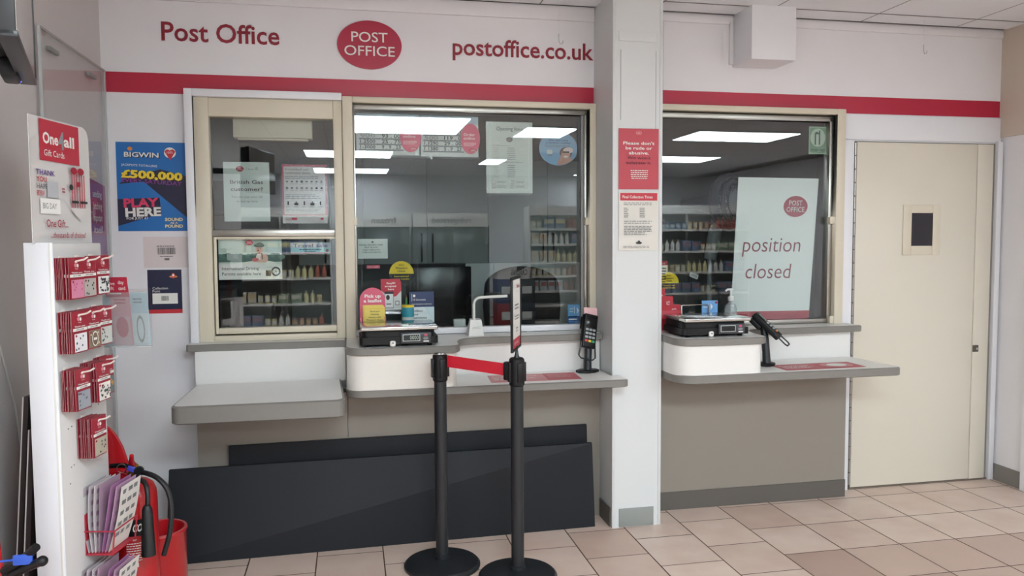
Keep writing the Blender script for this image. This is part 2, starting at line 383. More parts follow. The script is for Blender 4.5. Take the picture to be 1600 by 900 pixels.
obj('door_lock', MB().box(3.706, 3.745, -.11, -.103, .80, .842, mat('#6B645C', .35, .7, key='lock'), .003).tube([(3.728, -.116, .82), (3.728, -.104, .82)], .009, STEEL, 12), d1)
structure('trim_6', MB().box(3.817, 3.838, -.09, -.05, 0, 2.062, mat('#8B8680', .5, key='jamb_grey')).box(2.885, 3.838, -.06, -.05, 2.056, 2.064, DARK).box(2.885, 3.838, -.1, -.05, 0, .01, mat('#6E6258', .7, key='threshold')))

# ceiling lights: the shop's fluorescent panels ------------------------
LITE = emit('#E3F1F7', LAMP, 'fluorescent')
def ceil_light(x0, x1, y0, y1, lab):
    t = thing('ceiling_light', lab, 'ceiling light', ((x0+x1)/2, (y0+y1)/2, 2.70), 0, 'fluorescent panels in the shop ceiling')
    f = MB()
    for a in ((x0-.02, x1+.02, y0-.02, y0), (x0-.02, x1+.02, y1, y1+.02), (x0-.02, x0, y0, y1), (x1, x1+.02, y0, y1)): f.box(*a, 2.722, 2.739, TRIM)
    obj('frame', f, t, smooth=0); obj('diffuser', MB().box(x0, x1, y0, y1, 2.714, 2.738, LITE), t, smooth=0)  # diffuser dropped below its frame, glowing sides added to brighten the fascia
for a in ((.0, 1.21, -5.1, -3.9, 'large bright panel mirrored across the two rate notices'), (1.92, 2.48, -5.2, -4.42, 'small bright panel mirrored over the opening hours notice and round sticker'),
          (3.93, 5.2, -5.2, -4.43, 'wide bright panel mirrored near the top of the position closed window'), (-.6, .59, -7.85, -7.0, 'bright panel mirrored just under the left rate notice'),
          (2.05, 2.36, -8.66, -7.86, 'small bright panel mirrored on the left edge of the opening hours notice'), (4.5, 5.5, -7.88, -7.08, 'bright panel mirrored beside the pillar, below the wide one'),
          (-.6, .66, -10.6, -9.72, 'lowest bright strip mirrored at the left of the middle window'), (-3.2, -2.0, -7.6, -6.6, 'panel over the far left of the shop, out of the picture'), (4.2, 5.2, -10.6, -9.8, 'small sliver of light mirrored low beside the pillar')):
    ceil_light(*a)

# ------------------------------------------------------------------ COUNTERS
def worktop(parent, pts, z0, z1, name='worktop', lip=.01):
    o = obj(name, MB().prism(pts, z0, z1, WHITE, lip=lip, side=False), parent)
    obj('edging', MB().prism(pts, z0, z1, GREYE, lip=lip, cap=False), o); return o
LZ = .807
c1 = thing('counter', 'low white counter ledge with grey edge under the left window', 'counter', (-.4, -.45, 0))
obj('front_panel', MB().box(-.751, -.031, -.2, -.082, 0, .735, PANELB), c1)
worktop(c1, [(-.06, -.205), (-.749, -.205)]+[(-.757, -.70)]+arc(-.717, -.71, .04, 180, 270, 6)+arc(-.083, -.71, .045, 270, 360, 6), .728, LZ)
obj('riser', MB().box(-.752, -.036, -.2, -.082, LZ-.01, .968, WHITE), c1)
worktop(c1, [(-.035, -.085), (-.79, -.085), (-.79, -.20), (-.78, -.212), (-.035, -.205)], .966, 1.0, 'shelf', .004)
c2 = thing('counter', 'white serving counter with raised scale platform, in front of the middle window', 'counter', (.6, -.35, 0))
obj('front_panel', MB().box(-.029, 1.303, -.2, -.082, 0, .77, PANELB), c2)
led = arc(.06, -.445, .095, 180, 270, 8)+arc(1.315, -.515, .03, 270, 360, 5)+[(1.345, -.408), (1.299, -.408), (1.299, -.202), (-.035, -.202)]
worktop(c2, led, .764, .803, lip=.008)
body = arc(.055, -.45, .085, 180, 270, 8)+arc(.42, -.465, .07, 270, 360, 8)+[(.49, -.202), (-.03, -.202)]
obj('scale_platform', MB().prism(body, .80, .968, mat('#E4DFD8', .4, noise=.05, scale=220, key='speckled_laminate')), c2)
obj('riser', MB().box(.49, 1.300, -.2, -.082, .80, .968, WHITE), c2)
def bez(p0, p1, p2, p3, n=10):
    return [tuple(((1-t)**3*a+3*(1-t)**2*t*b+3*(1-t)*t*t*c+t**3*d) for a, b, c, d in zip(p0, p1, p2, p3)) for t in [i/n for i in range(n+1)]]
top = arc(.055, -.465, .09, 180, 270, 8)+arc(.44, -.49, .065, 270, 350, 7)+bez((.505, -.45), (.515, -.33), (.54, -.275), (.63, -.268))+[(1.30, -.245), (1.30, -.085), (-.035, -.085)]
worktop(c2, top, .966, 1.002, 'shelf', .006)
c3 = thing('counter', 'white serving counter with raised scale platform, between pillar and door', 'counter', (2.2, -.4, 0))
obj('front_panel', MB().box(1.57, 2.785, -.2, -.082, 0, .78, PANELB), c3); obj('skirting', MB().box(1.57, 2.786, -.207, -.2, 0, .1, SKIRT), c3)
led3 = arc(1.685, -.505, .105, 180, 270, 8)+arc(2.80, -.575, .035, 270, 360, 5)+[(2.835, -.50), (2.80, -.202), (1.58, -.202)]
worktop(c3, led3, .774, .818, lip=.008)
body3 = arc(1.675, -.5, .095, 180, 270, 8)+arc(1.985, -.525, .07, 270, 360, 8)+[(2.055, -.202), (1.58, -.202)]
obj('scale_platform', MB().prism(body3, .815, .968, WHITE), c3)
obj('riser', MB().box(2.055, 2.80, -.2, -.082, .81, .968, WHITE), c3)
top3 = arc(1.675, -.515, .1, 180, 270, 8)+arc(2.0, -.545, .07, 270, 350, 7)+bez((2.07, -.5), (2.08, -.36), (2.10, -.29), (2.18, -.28))+[(2.84, -.25), (2.84, -.115), (2.80, -.085), (1.575, -.085)]
worktop(c3, top3, .966, 1.002, 'shelf', .006)

# counter mats
MATP = mat('#D08A8E', .5, key='pink_mat'); MATR = mat('#B8505A', .5, key='red_mat')
s = Sheet((.662, -.478, .8035), .46, .2, MATP, u=(1, 0, 0), v=(.06, 1, 0), t=.001)
s.rect(.62, .02, .99, .98, MATR); s.text('Prohibited items', .04, .66, .13, PAPER, w=.5); s.lines(.04, .55, .6, .2, 3, PAPER, .4, seed=2); s.lines(.66, .95, .8, .3, 3, MATP, .4, seed=5)
s.put('counter_mat', None, 'pink printed counter mat with white lettering on the middle counter', 'mat')
s = Sheet((2.19, -.565, .8185), .47, .17, MATR, u=(1, .03, 0), v=(.01, 1, 0), t=.001)
s.rect(.02, .1, .5, .9, mat('#C2606A', .5)); s.text('Prohibited items', .05, .6, .16, PAPER, w=.36); s.lines(.05, .45, .55, .2, 3, PAPER, .4, seed=2); s.ell(.74, .5, .2, .4, MATP); s.ell(.74, .5, .12, .24, PAPER)
s.put('counter_mat', None, 'red printed counter mat with pale oval on the counter by the door', 'mat')

# ------------------------------------------------------------------ FASCIA SIGNS
def letters(t, x0, x1, z, cap, label, bold=.012):
    vs, fs = text_geo(t, bold, 3); a0, a1 = min(v[0] for v in vs), max(v[0] for v in vs); m = MB(); sx = (x1-x0)/(a1-a0); sy = cap/CAP; n = len(vs)
    m.raw([(x0+(a-a0)*sx, -.0845, z+b*sy) for a, b in vs], fs, REDTXT)
    ed = {}
    for f in fs:
        for i in range(len(f)): e = (f[i], f[(i+1) % len(f)]); ed[e] = 1
    for (i, j) in list(ed):
        if (j, i) not in ed:
            p, q = vs[i], vs[j]
            m.raw([(x0+(p[0]-a0)*sx, -.0845, z+p[1]*sy), (x0+(p[0]-a0)*sx, -.08, z+p[1]*sy), (x0+(q[0]-a0)*sx, -.08, z+q[1]*sy), (x0+(q[0]-a0)*sx, -.0845, z+q[1]*sy)], [(0, 1, 2, 3)], REDTXT)
    return tag(obj('sign_lettering', m, smooth=0), label, 'sign')
letters('Post Office', -.882, -.331, 2.477, .088, 'dark red lettering reading Post Office on the white fascia')
letters('postoffice.co.uk', .538, 1.300, 2.465, .085, 'dark red web address lettering on the fascia beside the pillar')
ov = thing('oval_sign', 'red oval Post Office sign with white capitals, centre of the fascia', 'sign', (.112, -.08, 2.37))
m = MB(); m.prism([(.112+.162*math.cos(a*PI/32), 2.494+.1215*math.sin(a*PI/32)) for a in range(64)], .08, .09, mat('#B02644', .35, key='oval_red'), M=Matrix(((1, 0, 0, 0), (0, 0, -1, 0), (0, 1, 0, 0), (0, 0, 0, 1))))
obj('plate', m, ov)
s = Sheet((.112-.162, -.09, 2.494-.1215), .324, .243, PAPER, t=.0005, nobase=True)
s.text('POST', .5, .56, .20, PAPER, w=.56, al='c', bold=.004, z=.001, res=4); s.text('OFFICE', .5, .275, .20, PAPER, w=.78, al='c', bold=.004, z=.001, res=4)
s.put('lettering', ov)

# ------------------------------------------------------------------ WALL NOTICES (left wall strip)
BLUE = mat('#1F6DB5', .4, key='poster_blue'); NAVY = mat('#1E1B3A', .4, key='poster_navy'); YEL = mat('#F2D53A', .45, key='yellow'); MAG = mat('#8B3C94', .45, key='magenta'); PINK = mat('#E0406A', .45, key='pink')
s = wsheet(-1.107, -.787, 1.552, 1.984, -.0805, BLUE)
s.poly([(.03, .53), (.38, .56), (.98, .16), (1, .16), (1, .62), (.62, .70), (.1, .58)], NAVY)
s.poly([(.0, .06), (.62, .20), (.60, .38), (.0, .36)], NAVY)
s.text('BIGWIN', .12, .83, .052, mat('#1A1A22', .5), w=.50, bold=.05, rot=-.02); s.text('BIGWIN', .115, .836, .052, PAPER, w=.49, bold=.02, rot=-.02)
s.ell(.2, .925, .035, .022, mat('#E08A3C', .5)); s.ell(.77, .885, .085, .06, PAPER); s.poly([(.69, .9), (.77, .80), (.85, .9), (.81, .925), (.77, .91), (.73, .925)], mat('#C8303C', .5)); s.text('100%', .77, .875, .025, PAPER, w=.09, al='c')
s.text('JACKPOTS TOTALLING', .07, .735, .024, PAPER, w=.51, bold=.01, rot=-.04)
s.text('£500,000', .065, .60, .085, mat('#3A2A1A', .5), w=.88, bold=.08, rot=-.055); s.text('£500,000', .065, .608, .082, YEL, w=.875, bold=.045, rot=-.055)
s.text('EVERY SATURDAY', .07, .555, .045, MAG, w=.86, bold=.015, rot=-.065)
s.text('PLAY', .09, .27, .092, PINK, w=.50, bold=.04, rot=.03); s.text('HERE', .11, .165, .092, PAPER, w=.51, bold=.04, rot=.03); s.text('FOR JUST £1', .125, .13, .025, PAPER, w=.3, bold=.015, rot=.03)
GOLD = mat('#E8D9A0', .5)
s.text('SOUND', .80, .115, .033, GOLD, w=.26, al='c', bold=.04); s.text('AS A', .80, .083, .02, GOLD, w=.11, al='c', bold=.03); s.text('POUND', .80, .04, .033, GOLD, w=.26, al='c', bold=.04)
s.put('poster', None, 'blue and navy £500,000 jackpot poster on the white wall left of the window', 'poster')
s = wsheet(-.997, -.79, 1.372, 1.524, -.0805, mat('#DCCFCE', .5))
s.lines(.3, .7, .72, .67, 1, INK, .5, 0); s.barcode(.31, .71, .43, .65, INK); s.lines(.36, .66, .39, .35, 1, INK, .5, 0, 4); s.barcode(.46, .57, .24, .31, INK, 5)
s.put('notice', None, 'pinkish paper sheet with printed barcode below the blue jackpot poster', 'notice')
s = wsheet(-.983, -.825, 1.146, 1.362, -.0805, mat('#1B1E3F', .4))
s.rect(0, 0, 1, .09, mat('#C92F3B', .4)); s.text('Collection', .14, .55, .055, PAPER, w=.45); s.text('Point', .14, .485, .055, PAPER, w=.22)
s.rect(.13, .22, .87, .46, PAPER); s.barcode(.39, .60, .29, .40, INK, 8); s.ell(.76, .84, .12, .025, mat('#D98A4A', .5)); s.ell(.76, .86, .055, .06, mat('#D9503A', .5)); s.ell(.76, .87, .03, .03, PAPER)
s.put('notice', None, 'navy Collection Point card with white barcode label and red foot', 'notice')

# ------------------------------------------------------------------ NOTICES ON THE WINDOWS (behind the glass)
GY = -.062; PALE = mat('#D6DEDB', .5, key='pale_sheet')
s = wsheet(-.618, -.397, 1.599, 1.896, GY, PALE)
s.oval(.36, .885, .085, .045); s.rect(.497, .86, .503, .92, INKG); s.text('British Gas', .54, .87, .022, INKG, w=.22); s.rect(.7, .90, .75, .91, INKG)
s.text('British Gas', .5, .635, .062, mat('#5E4A50', .5), w=.72, al='c', bold=.012); s.text('customer?', .5, .515, .062, mat('#5E4A50', .5), w=.70, al='c', bold=.012)
s.text('You can pay your bill', .5, .40, .035, INKG, w=.68, al='c'); s.text('or top up here', .5, .325, .035, INKG, w=.46, al='c')
s.put('notice', None, 'pale British Gas customer notice in the upper left window', 'notice')
pr = thing('notice', 'red bordered prohibited items sheet in a shiny plastic sleeve, upper left window', 'notice', (-.225, GY, 1.59))
s = wsheet(-.336, -.115, 1.589, 1.887, GY, mat('#D9D2D3', .5))
PB = mat('#C0395A', .5)
for r_ in ((0, .135, .04, 1), (.96, .135, 1, 1), (.04, .965, .96, 1), (.04, .135, .96, .15)): s.rect(*r_, PB)
s.text('Prohibited and', .07, .90, .04, mat('#6A2B3E', .5), w=.52); s.text('restricted items', .07, .84, .04, mat('#6A2B3E', .5), w=.56)
s.lines(.07, .85, .81, .75, 2, INKG, .4, seed=3); s.lines(.07, .9, .50, .41, 3, INK, .35, seed=6); s.lines(.07, .9, .25, .20, 2, INKG, .4, seed=8)
rnd = random.Random(4)
for row, n in ((.71, 8), (.60, 8)):
    for i in range(n):
        a = .11+i*.11; s.ell(a, row, .022+.012*rnd.random(), .012+.012*rnd.random(), INK, 10); s.lines(a-.04, a+.04, row-.03, row-.045, 1, INKG, .5, .3, i)
for i in range(5):
    a = .13+i*.18; s.rect(a-.015-.03*(i % 2), .31, a+.015+.03*(i % 2), .345+.03*((i+1) % 2), INK); s.ell(a, .36, .015, .012, INK, 10); s.lines(a-.05, a+.05, .29, .275, 1, INKG, .5, .3, i)
s.text('Royal Mail', .07, .06, .025, INKR, w=.12); s.rect(.2, .06, .32, .095, INKR); s.ell(.88, .078, .035, .018, INKR)
s.put('sheet', pr); obj('plastic_sleeve', MB().box(-.338, -.108, -.0665, -.066, 1.586, 1.889, FILM), pr, smooth=0)
# travel photo notice
s = wsheet(-.651, -.345, 1.307, 1.511, GY, mat('#DCE9E0', .5))
GRN = mat('#5E7F77', .6); rnd = random.Random(11)
s.rect(0, .43, 1, .56, GRN)
for i in range(16): s.ell(.02+i*.065, .55+.05*rnd.random(), .055, .06, mat(('#5E7F77', '#6E9088', '#557469')[i % 3], .6), 12)
s.poly([(.22, .38), (.36, .42), (.5, .45), (.78, .455), (.88, .43), (.95, .36), (1, .33), (1, 0), (.74, 0), (.72, .3)], mat('#DDE4DA', .5))
s.rect(0, .0, .74, .385, mat('#DCDEDA', .5))
s.text('International Driving', .05, .235, .075, INK, w=.58, bold=.006); s.text('Permits available here', .05, .105, .075, INK, w=.61, bold=.006)
s.poly([(.74, .08), (.82, .08), (.83, .22), (.74, .22)], INK); s.rect(.75, .30, .92, .305, INKG); s.ell(.90, .19, .075, .115, INK); s.ell(.90, .19, .05, .078, PALE); s.ell(.90, .19, .015, .02, INKG)
for k in range(5): s.poly([(.90, .19), (.90+.048*math.cos(k*1.256), .19+.075*math.sin(k*1.256)), (.90+.048*math.cos(k*1.256+.2), .19+.075*math.sin(k*1.256+.2))], GREY)
SKIN = mat('#D9B7A6', .6); s.ell(.66, .53, .07, .13, mat('#E6D9CB', .6)); s.ell(.72, .52, .06, .11, SKIN); s.ell(.63, .455, .11, .028, SKIN); s.ell(.58, .49, .055, .045, mat('#C66B70', .5))
s.ell(.645, .745, .058, .09, SKIN); s.ell(.645, .835, .085, .045, mat('#5C6A62', .6)); s.ell(.655, .86, .06, .05, mat('#6E7A70', .6)); s.ell(.63, .715, .015, .02, mat('#8C4A48', .6)); s.poly([(.675, .65), (.69, .65), (.70, .5), (.685, .49)], mat('#6A4A48', .6)); s.rect(.625, .635, .665, .66, mat('#A8484C', .6))
s.ell(.625, .762, .007, .011, INK, 8); s.ell(.662, .762, .007, .011, INK, 8)
s.oval(.492, .91, .056, .06)
s.put('notice', None, 'International Driving Permits photo notice in the lower left window', 'notice')
s = wsheet(-.302, -.104, 1.437, 1.491, GY, mat('#A9D5DC', .5)); s.rect(0, .5, 1, 1, mat('#C9CFE4', .5)); s.rect(0, 0, 1, .06, mat('#D96A86', .5))
s.text('Travel sale', .07, .56, .34, mat('#5A3A6A', .5), w=.86, bold=.006); s.lines(.22, .8, .44, .26, 1, INK, .5, .1, 3); s.lines(.36, .64, .26, .1, 1, INK, .5, .1, 4); s.oval(.92, .22, .035, .13, words=False)
s.put('notice', None, 'small pale blue Travel sale strip in the lower left window', 'notice')
# deal boards
def deal(x0, x1, z0, z1, lab, num, rnd_):
    t = thing('notice', lab, 'notice', ((x0+x1)/2, GY, z0), 0, None)
    s = wsheet(x0, x1, z0, z1, GY, mat('#E4E6E6', .5)); s.rect(.0, .82, 1, 1, mat('#C4D4E6', .5)); s.text('Deal of the Day', .05, .845, .085, mat('#3A465C', .5), w=.6, bold=.006)
    for i in range(5):
        s.rect(.04, .105+i*.135, .75, .138+i*.135, mat('#7A7D82', .5)); s.text(num[i % len(num)][0], .06, .15+i*.135, .085, INK, w=.24, bold=.02); s.text(num[i % len(num)][1], .40, .15+i*.135, .085, INK, w=.30, bold=.02)
    s.ell(.86, .45, .17, .38, mat('#C9506E', .5)); s.text('Order', .84, .52, .07, PAPER, w=.2, al='c'); s.text('online', .84, .43, .07, PAPER, w=.2, al='c'); s.lines(.74, .97, .36, .26, 3, PAPER, .3, .3, 4)
    s.oval(.9, .16, .07, .045, words=False)
    s.put('sheet', t); obj('plastic_sleeve', MB().box(x0-.004, x1+.003, -.0662, -.0657, z0-.012, z1+.006, FILM), t, smooth=0)
deal(.037, .36, 1.942, 2.152, 'plastic sleeved daily rate notice at the left corner of the middle window', (('1-3000', '9 . 9 . 23'), ('1.2500', '25 . 75'), ('900', '93 . 00')), 1)
deal(.368, .672, 1.938, 2.148, 'second plastic sleeved daily rate notice, beside the opening hours sheet', (('1.1380', '5 . 9 . 23'), ('1.1290', '29 . 00'), ('500', '119 . 0')), 2)
op = thing('notice', 'white opening hours sheet with small dark oval, top of the middle window', 'notice', (.84, GY, 1.748))
s = wsheet(.714, .966, 1.749, 2.126, GY, mat('#E6EBE7', .5)); s.rect(.07, .04, .93, .84, mat('#F2F4F2', .5)); s.rect(.09, .05, .91, .835, mat('#E6EBE6', .5))
s.text('Opening hours', .22, .88, .055, mat('#4A4C4E', .5), w=.62, bold=.004); s.ell(.5, .755, .068, .034, mat('#6A4A50', .5)); s.text('POST', .5, .757, .014, PAPER, w=.07, al='c'); s.text('OFFICE', .5, .738, .014, PAPER, w=.1, al='c')
s.text('Post Office opening times', .14, .665, .014, INKG, w=.36)
for i, d in enumerate(('Monday', 'Tuesday', 'Wednesday', 'Thursday', 'Friday', 'Saturday', 'Sunday')):
    s.text(d, .15, .63-i*.027, .013, INKG, w=.11); s.lines(.45, .62, .645-i*.027, .628-i*.027, 1, INKG, .5, .1, i); s.text(d, .15, .385-i*.027, .013, INKG, w=.11); s.lines(.45, .62, .40-i*.027, .383-i*.027, 1, INKG, .5, .1, i+9)
s.lines(.14, .84, .445, .425, 1, INKG, .5, .1, 2)
for a, b in ((.15, .155), (.55, .155), (.15, .09), (.55, .09)): s.ell(a, b, .035, .022, INKG, 16); s.ell(a, b, .026, .016, PALE, 16); s.ell(a, b, .012, .009, INKG, 10); s.lines(a+.08, a+.27, b+.015, b-.015, 2, INKG, .3, .4, 3)
s.put('sheet', op); obj('plastic_sleeve', MB().box(.712, .962, -.0662, -.0657, 1.737, 2.128, FILM), op, smooth=0)
SKY = mat('#8FB7DA', .5)
s = Sheet((1.003, GY, 1.90), .214, .182, SKY, shape=[(.5+.5*math.cos(i*PI/24), .5+.5*math.sin(i*PI/24)) for i in range(48)])
s.poly([(.5+.49*math.cos(math.radians(a)), .5+.49*math.sin(math.radians(a))) for a in range(195, 346, 5)], mat('#6FA3CE', .5))
s.text('Plan and have', .5, .72, .05, mat('#2E3C7A', .5), w=.5, al='c', bold=.01); s.text('a fantastic holiday', .5, .645, .05, mat('#2E3C7A', .5), w=.64, al='c', bold=.01); s.lines(.14, .82, .61, .53, 2, INKG, .35, .1, 3, 'c'); s.rect(.20, .34, .34, .46, PALE); s.rect(.22, .28, .34, .31, INKG)
s.poly([(.46, .04), (.52, .22), (.80, .26), (.86, .16), (.7, .05), (.55, .01)], mat('#C08A78', .6)); s.ell(.69, .37, .16, .17, mat('#5A3A34', .6)); s.ell(.69, .335, .115, .15, mat('#C99A86', .6)); s.ell(.755, .45, .13, .085, mat('#E6D3D8', .6)); s.rect(.60, .37, .78, .42, INK); s.ell(.69, .26, .06, .025, PAPER); s.poly([(.5, .1), (.58, .12), (.62, .30), (.57, .31)], mat('#C99A86', .6))
s.put('sticker', None, 'round blue holiday sticker of a girl in a sunhat, top right of middle window', 'sticker')
s = wsheet(.036, .188, 1.406, 1.508, GY, mat('#DDE4E1', .5)); s.ell(.49, .84, .04, .05, INKG)
for i, tx in enumerate(('SPECIAL DELIVERY ITEMS', 'MUST BE IN BY', '5.00pm WEEKDAYS', '11.45am SATURDAYS')): s.text(tx, .45 if i else .44, .66-i*.125, .07, INK, w=(.8, .44, .58, .62)[i], al='c')
s.put('notice', None, 'small white special delivery times card low in the middle window', 'notice')
BLK = mat('#111113', .4, key='sticker_black'); WUY = mat('#F5D310', .45, key='sticker_yellow')
def wu(x0, x1, z0, z1, lab):
    s = Sheet((x0, GY, z0), x1-x0, z1-z0, BLK, shape=[(.5+.5*math.cos(i*PI/24), .5+.5*math.sin(i*PI/24)) for i in range(48)])
    s.ell(.5, .49, .5, .51, WUY, 28, 0, 180); s.text('WU', .5, .80, .08, INK, w=.22, al='c', bold=.01); s.text('Western', .5, .68, .09, INK, w=.48, al='c', bold=.015); s.text('Union', .5, .56, .09, INK, w=.32, al='c', bold=.015)
    s.text('International', .5, .36, .075, WUY, w=.58, al='c', bold=.01); s.text('money transfer', .5, .25, .075, WUY, w=.66, al='c', bold=.01); s.put('sticker', None, lab, 'sticker')
wu(.193, .322, 1.26, 1.391, 'round yellow and black money transfer sticker in the middle window')
wu(1.69, 1.81, 1.19, 1.312, 'yellow and black money transfer sticker half hidden behind the pillar')
s = wsheet(.079, .146, 1.354, 1.371, GY, mat('#D9506E', .5)); s.text('Online Transfer', .5, .3, .4, PAPER, w=.8, al='c'); s.put('sticker', None, 'tiny pink pill shaped sticker under the special delivery card', 'sticker')
s = Sheet((1.162, GY, 1.03), .089, .112, mat('#6FA8DE', .5)); s.rect(0, 0, 1, .38, mat('#2E62AE', .5)); s.rect(0, .38, 1, .43, mat('#1C2C55', .5)); s.ell(.62, .7, .1, .2, PAPER, 3); s.rect(.4, .55, .43, .9, PAPER); s.lines(.1, .35, .85, .6, 2, PAPER, .4); s.ell(.92, .86, .05, .06, INKR); s.rect(.05, .24, .6, .31, PAPER); s.lines(.05, .9, .2, .06, 2, SKY, .4)
s.put('card', None, 'blue payment logo card low at the right of the middle window', 'card')
# right window
s = wsheet(2.606, 2.72, 1.985, 2.143, GY, mat('#A9C4AE', .5)); s.rect(.05, .05, .95, .95, mat('#7FA388', .5)); s.ell(.5, .6, .42, .33, mat('#C9DCCB', .5)); G2 = mat('#3A5A48', .5)
s.rect(.32, .34, .40, .72, G2); s.ell(.44, .72, .12, .09, G2, 16, 0, 180); s.rect(.55, .34, .63, .86, G2); s.rect(.45, .34, .51, .6, PALE); s.poly([(.41, .58), (.48, .68), (.55, .58)], PALE); s.text('top-up', .5, .12, .10, G2, w=.8, al='c', bold=.02)
s.put('sticker', None, 'green top-up sticker in the corner of the position closed window', 'sticker')
# leaning poster 'position closed' stands on the sill inside
P0, P1, P2 = Vector((2.13, -.055, 1.032)), Vector((2.622, -.055, 1.026)), Vector((2.18, -.03, 1.848))
cl = Sheet(P0, .496, .818, mat('#F2F5F5', .45, noise=.01, scale=3), u=P1-P0, v=P2-P0, t=.004)
cl.u = Vector((1.0, 0, -.008)); cl.v = Vector(((2.182-2.128)/.818, .03, 1.0)); cl.mb = MB(); cl.n = Vector((0, -1, .03))
vs = [cl.pt(a, b, -.004) for a, b in ((0, 0), (1, 0), (1.025, 1), (0, 1))]+[cl.pt(a, b, 0) for a, b in ((0, 0), (1, 0), (1.025, 1), (0, 1))]
cl.mb.raw(vs, [(4, 5, 6, 7), (3, 2, 1, 0), (0, 1, 5, 4), (1, 2, 6, 5), (2, 3, 7, 6), (3, 0, 4, 7)], mat('#F2F5F5', .45, noise=.01, scale=3))
cl.rect(0, 0, 1, .058, mat('#B3243E', .4)); cl.oval(.745, .80, .155, .075, mat('#A8243C', .45)); DKR = mat('#8C2A40', .5)
cl.text('position', .10, .478, .105, DKR, w=.73, shear=.08, bold=-.006, res=4); cl.text('closed', .15, .29, .105, DKR, w=.57, shear=.08, bold=-.006, res=4); cl.rect(.27, .015, .36, .04, DKR)
cl.put('notice_board', None, 'tall white position closed board leaning inside the right window', 'sign')
s = wsheet(1.66, 1.742, 1.237, 1.376, GY, PAPER); s.rect(.5, .82, 1, 1, mat('#C23A4C', .5)); s.text('SALE', .7, .86, .07, PAPER, w=.25, al='c'); s.lines(.5, .95, .75, .1, 6, INK, .5, .3, 3); s.rect(.5, .2, .62, .3, INKR)
s.put('notice', None, 'narrow white and red notice peeping out beside the pillar', 'notice')
s = Sheet((1.873, GY, 1.288), .052, .024, mat('#B9BDBE', .5), u=(.93, 0, -.36), v=(.36, 0, .93)); s.barcode(.1, .9, .25, .8, INKG, 2); s.put('sticker', None, 'small grey barcode sticker stuck askew on the right window', 'sticker')

# pillar notices
RP = mat('#BE4350', .42, noise=.05, scale=6, key='coral_print')
s = wsheet(1.334, 1.548, 1.752, 2.058, -.4045, RP); s.ell(.5, .93, .075, .035, mat('#D88A90', .5)); s.ell(.5, .93, .062, .028, RP); s.text('POST', .5, .932, .012, PAPER, w=.06, al='c'); s.text('OFFICE', .5, .914, .012, PAPER, w=.08, al='c')
for i, tx in enumerate(("Please don't", 'be rude or', 'abusive.')): s.text(tx, .5, .735-i*.08, .05, PAPER, w=(.78, .66, .5)[i], al='c', bold=.014)
DM = mat('#5E1C30', .5)
for i, tx in enumerate(("We won't", 'tolerate it.')): s.text(tx, .5, .495-i*.08, .05, DM, w=(.58, .64)[i], al='c', bold=.008)
s.lines(.27, .75, .325, .165, 5, PAPER, .4, .2, 9, 'c'); s.put('notice', None, "red Please don't be rude notice on the white pillar", 'notice')
s = wsheet(1.336, 1.548, 1.441, 1.738, -.4045, mat('#DCD8D0', .5)); s.rect(.03, .855, .97, .985, mat('#C0303F', .45)); s.text('Final Collection Times', .09, .895, .045, PAPER, w=.76, bold=.012)
s.lines(.12, .88, .83, .77, 2, INKG, .35, .3, 3)
for i in range(6): s.lines(.12, .24, .735-i*.03, .715-i*.03, 1, INK, .5, .3, i); s.lines(.52, .66, .735-i*.03, .715-i*.03, 1, INK, .5, .2, i+7)
s.lines(.12, .88, .52, .45, 2, INKG, .35, .3, 8); s.lines(.12, .88, .43, .26, 6, INKG, .35, .35, 18); s.ell(.5, .13, .075, .02, INK); s.ell(.5, .15, .03, .02, INK); s.lines(.1, .9, .08, .04, 2, INKG, .35, .2, 20)
s.put('notice', None, 'white Final Collection Times sheet on the pillar, below the red notice', 'notice')

# ------------------------------------------------------------------ ON THE COUNTERS
def scale_(loc, label, lit):
    t = thing('weighing_scale', label, 'scale', loc)
    w, d = .345, .265
    b = MB(); b.prism(rrect(-.01, w+.01, 0, d, .02), .012, .045, BLACK).prism(rrect(0, w-.005, .008, d, .03), .045, .075, BLACK)
    obj('body', b, t, True)
    for x in (.03, w-.03):
        for y in (.03, d-.03): obj('foot', MB().lathe([(.012, 0), (.014, .004), (.01, .013)], BLACK, (x, y, 0), 14), t, True)
    pl = MB().box(-.006, w+.008, -.02, d, .078, .098, STEEL, .006, seg=3); obj('platter', pl, t, True)
    obj('display', MB().box(.178, .32, -.016, .002, .016, .066, mat('#3A3B40', .35, key='display_grey'), .004), t, True)
    s = Sheet((.178, -.0165, .016), .142, .05, BLACK, t=.0006, nobase=True); s.rect(.07, .22, .63, .85, PALE); s.rect(.085, .26, .615, .81, mat('#2E3436' if lit else '#202225', .2))
    if lit: s.text('0000', .30, .37, .36, mat('#A9B5AC', .4), w=.28)
    s.ell(.82, .77, .06, .1, mat('#C9506A', .4)); s.lines(.72, .92, .6, .32, 3, PALE, .3, .3, 2, 'c'); s.rect(.74, .13, .92, .24, PAPER)
    s.put('display_print', t, local=True)
    obj('seal', MB().box(.128, .155, -.012, .004, .002, .03, PAPER, .008, seg=3).box(.137, .147, -.0135, -.012, .016, .023, INKG), t, True); return t
scale_((.042, -.538, 1.003), 'black weighing scale with steel platter on the middle counter platform', True)
scale_((1.632, -.552, 1.003), 'black weighing scale with steel platter beside the pillar, right counter', False)

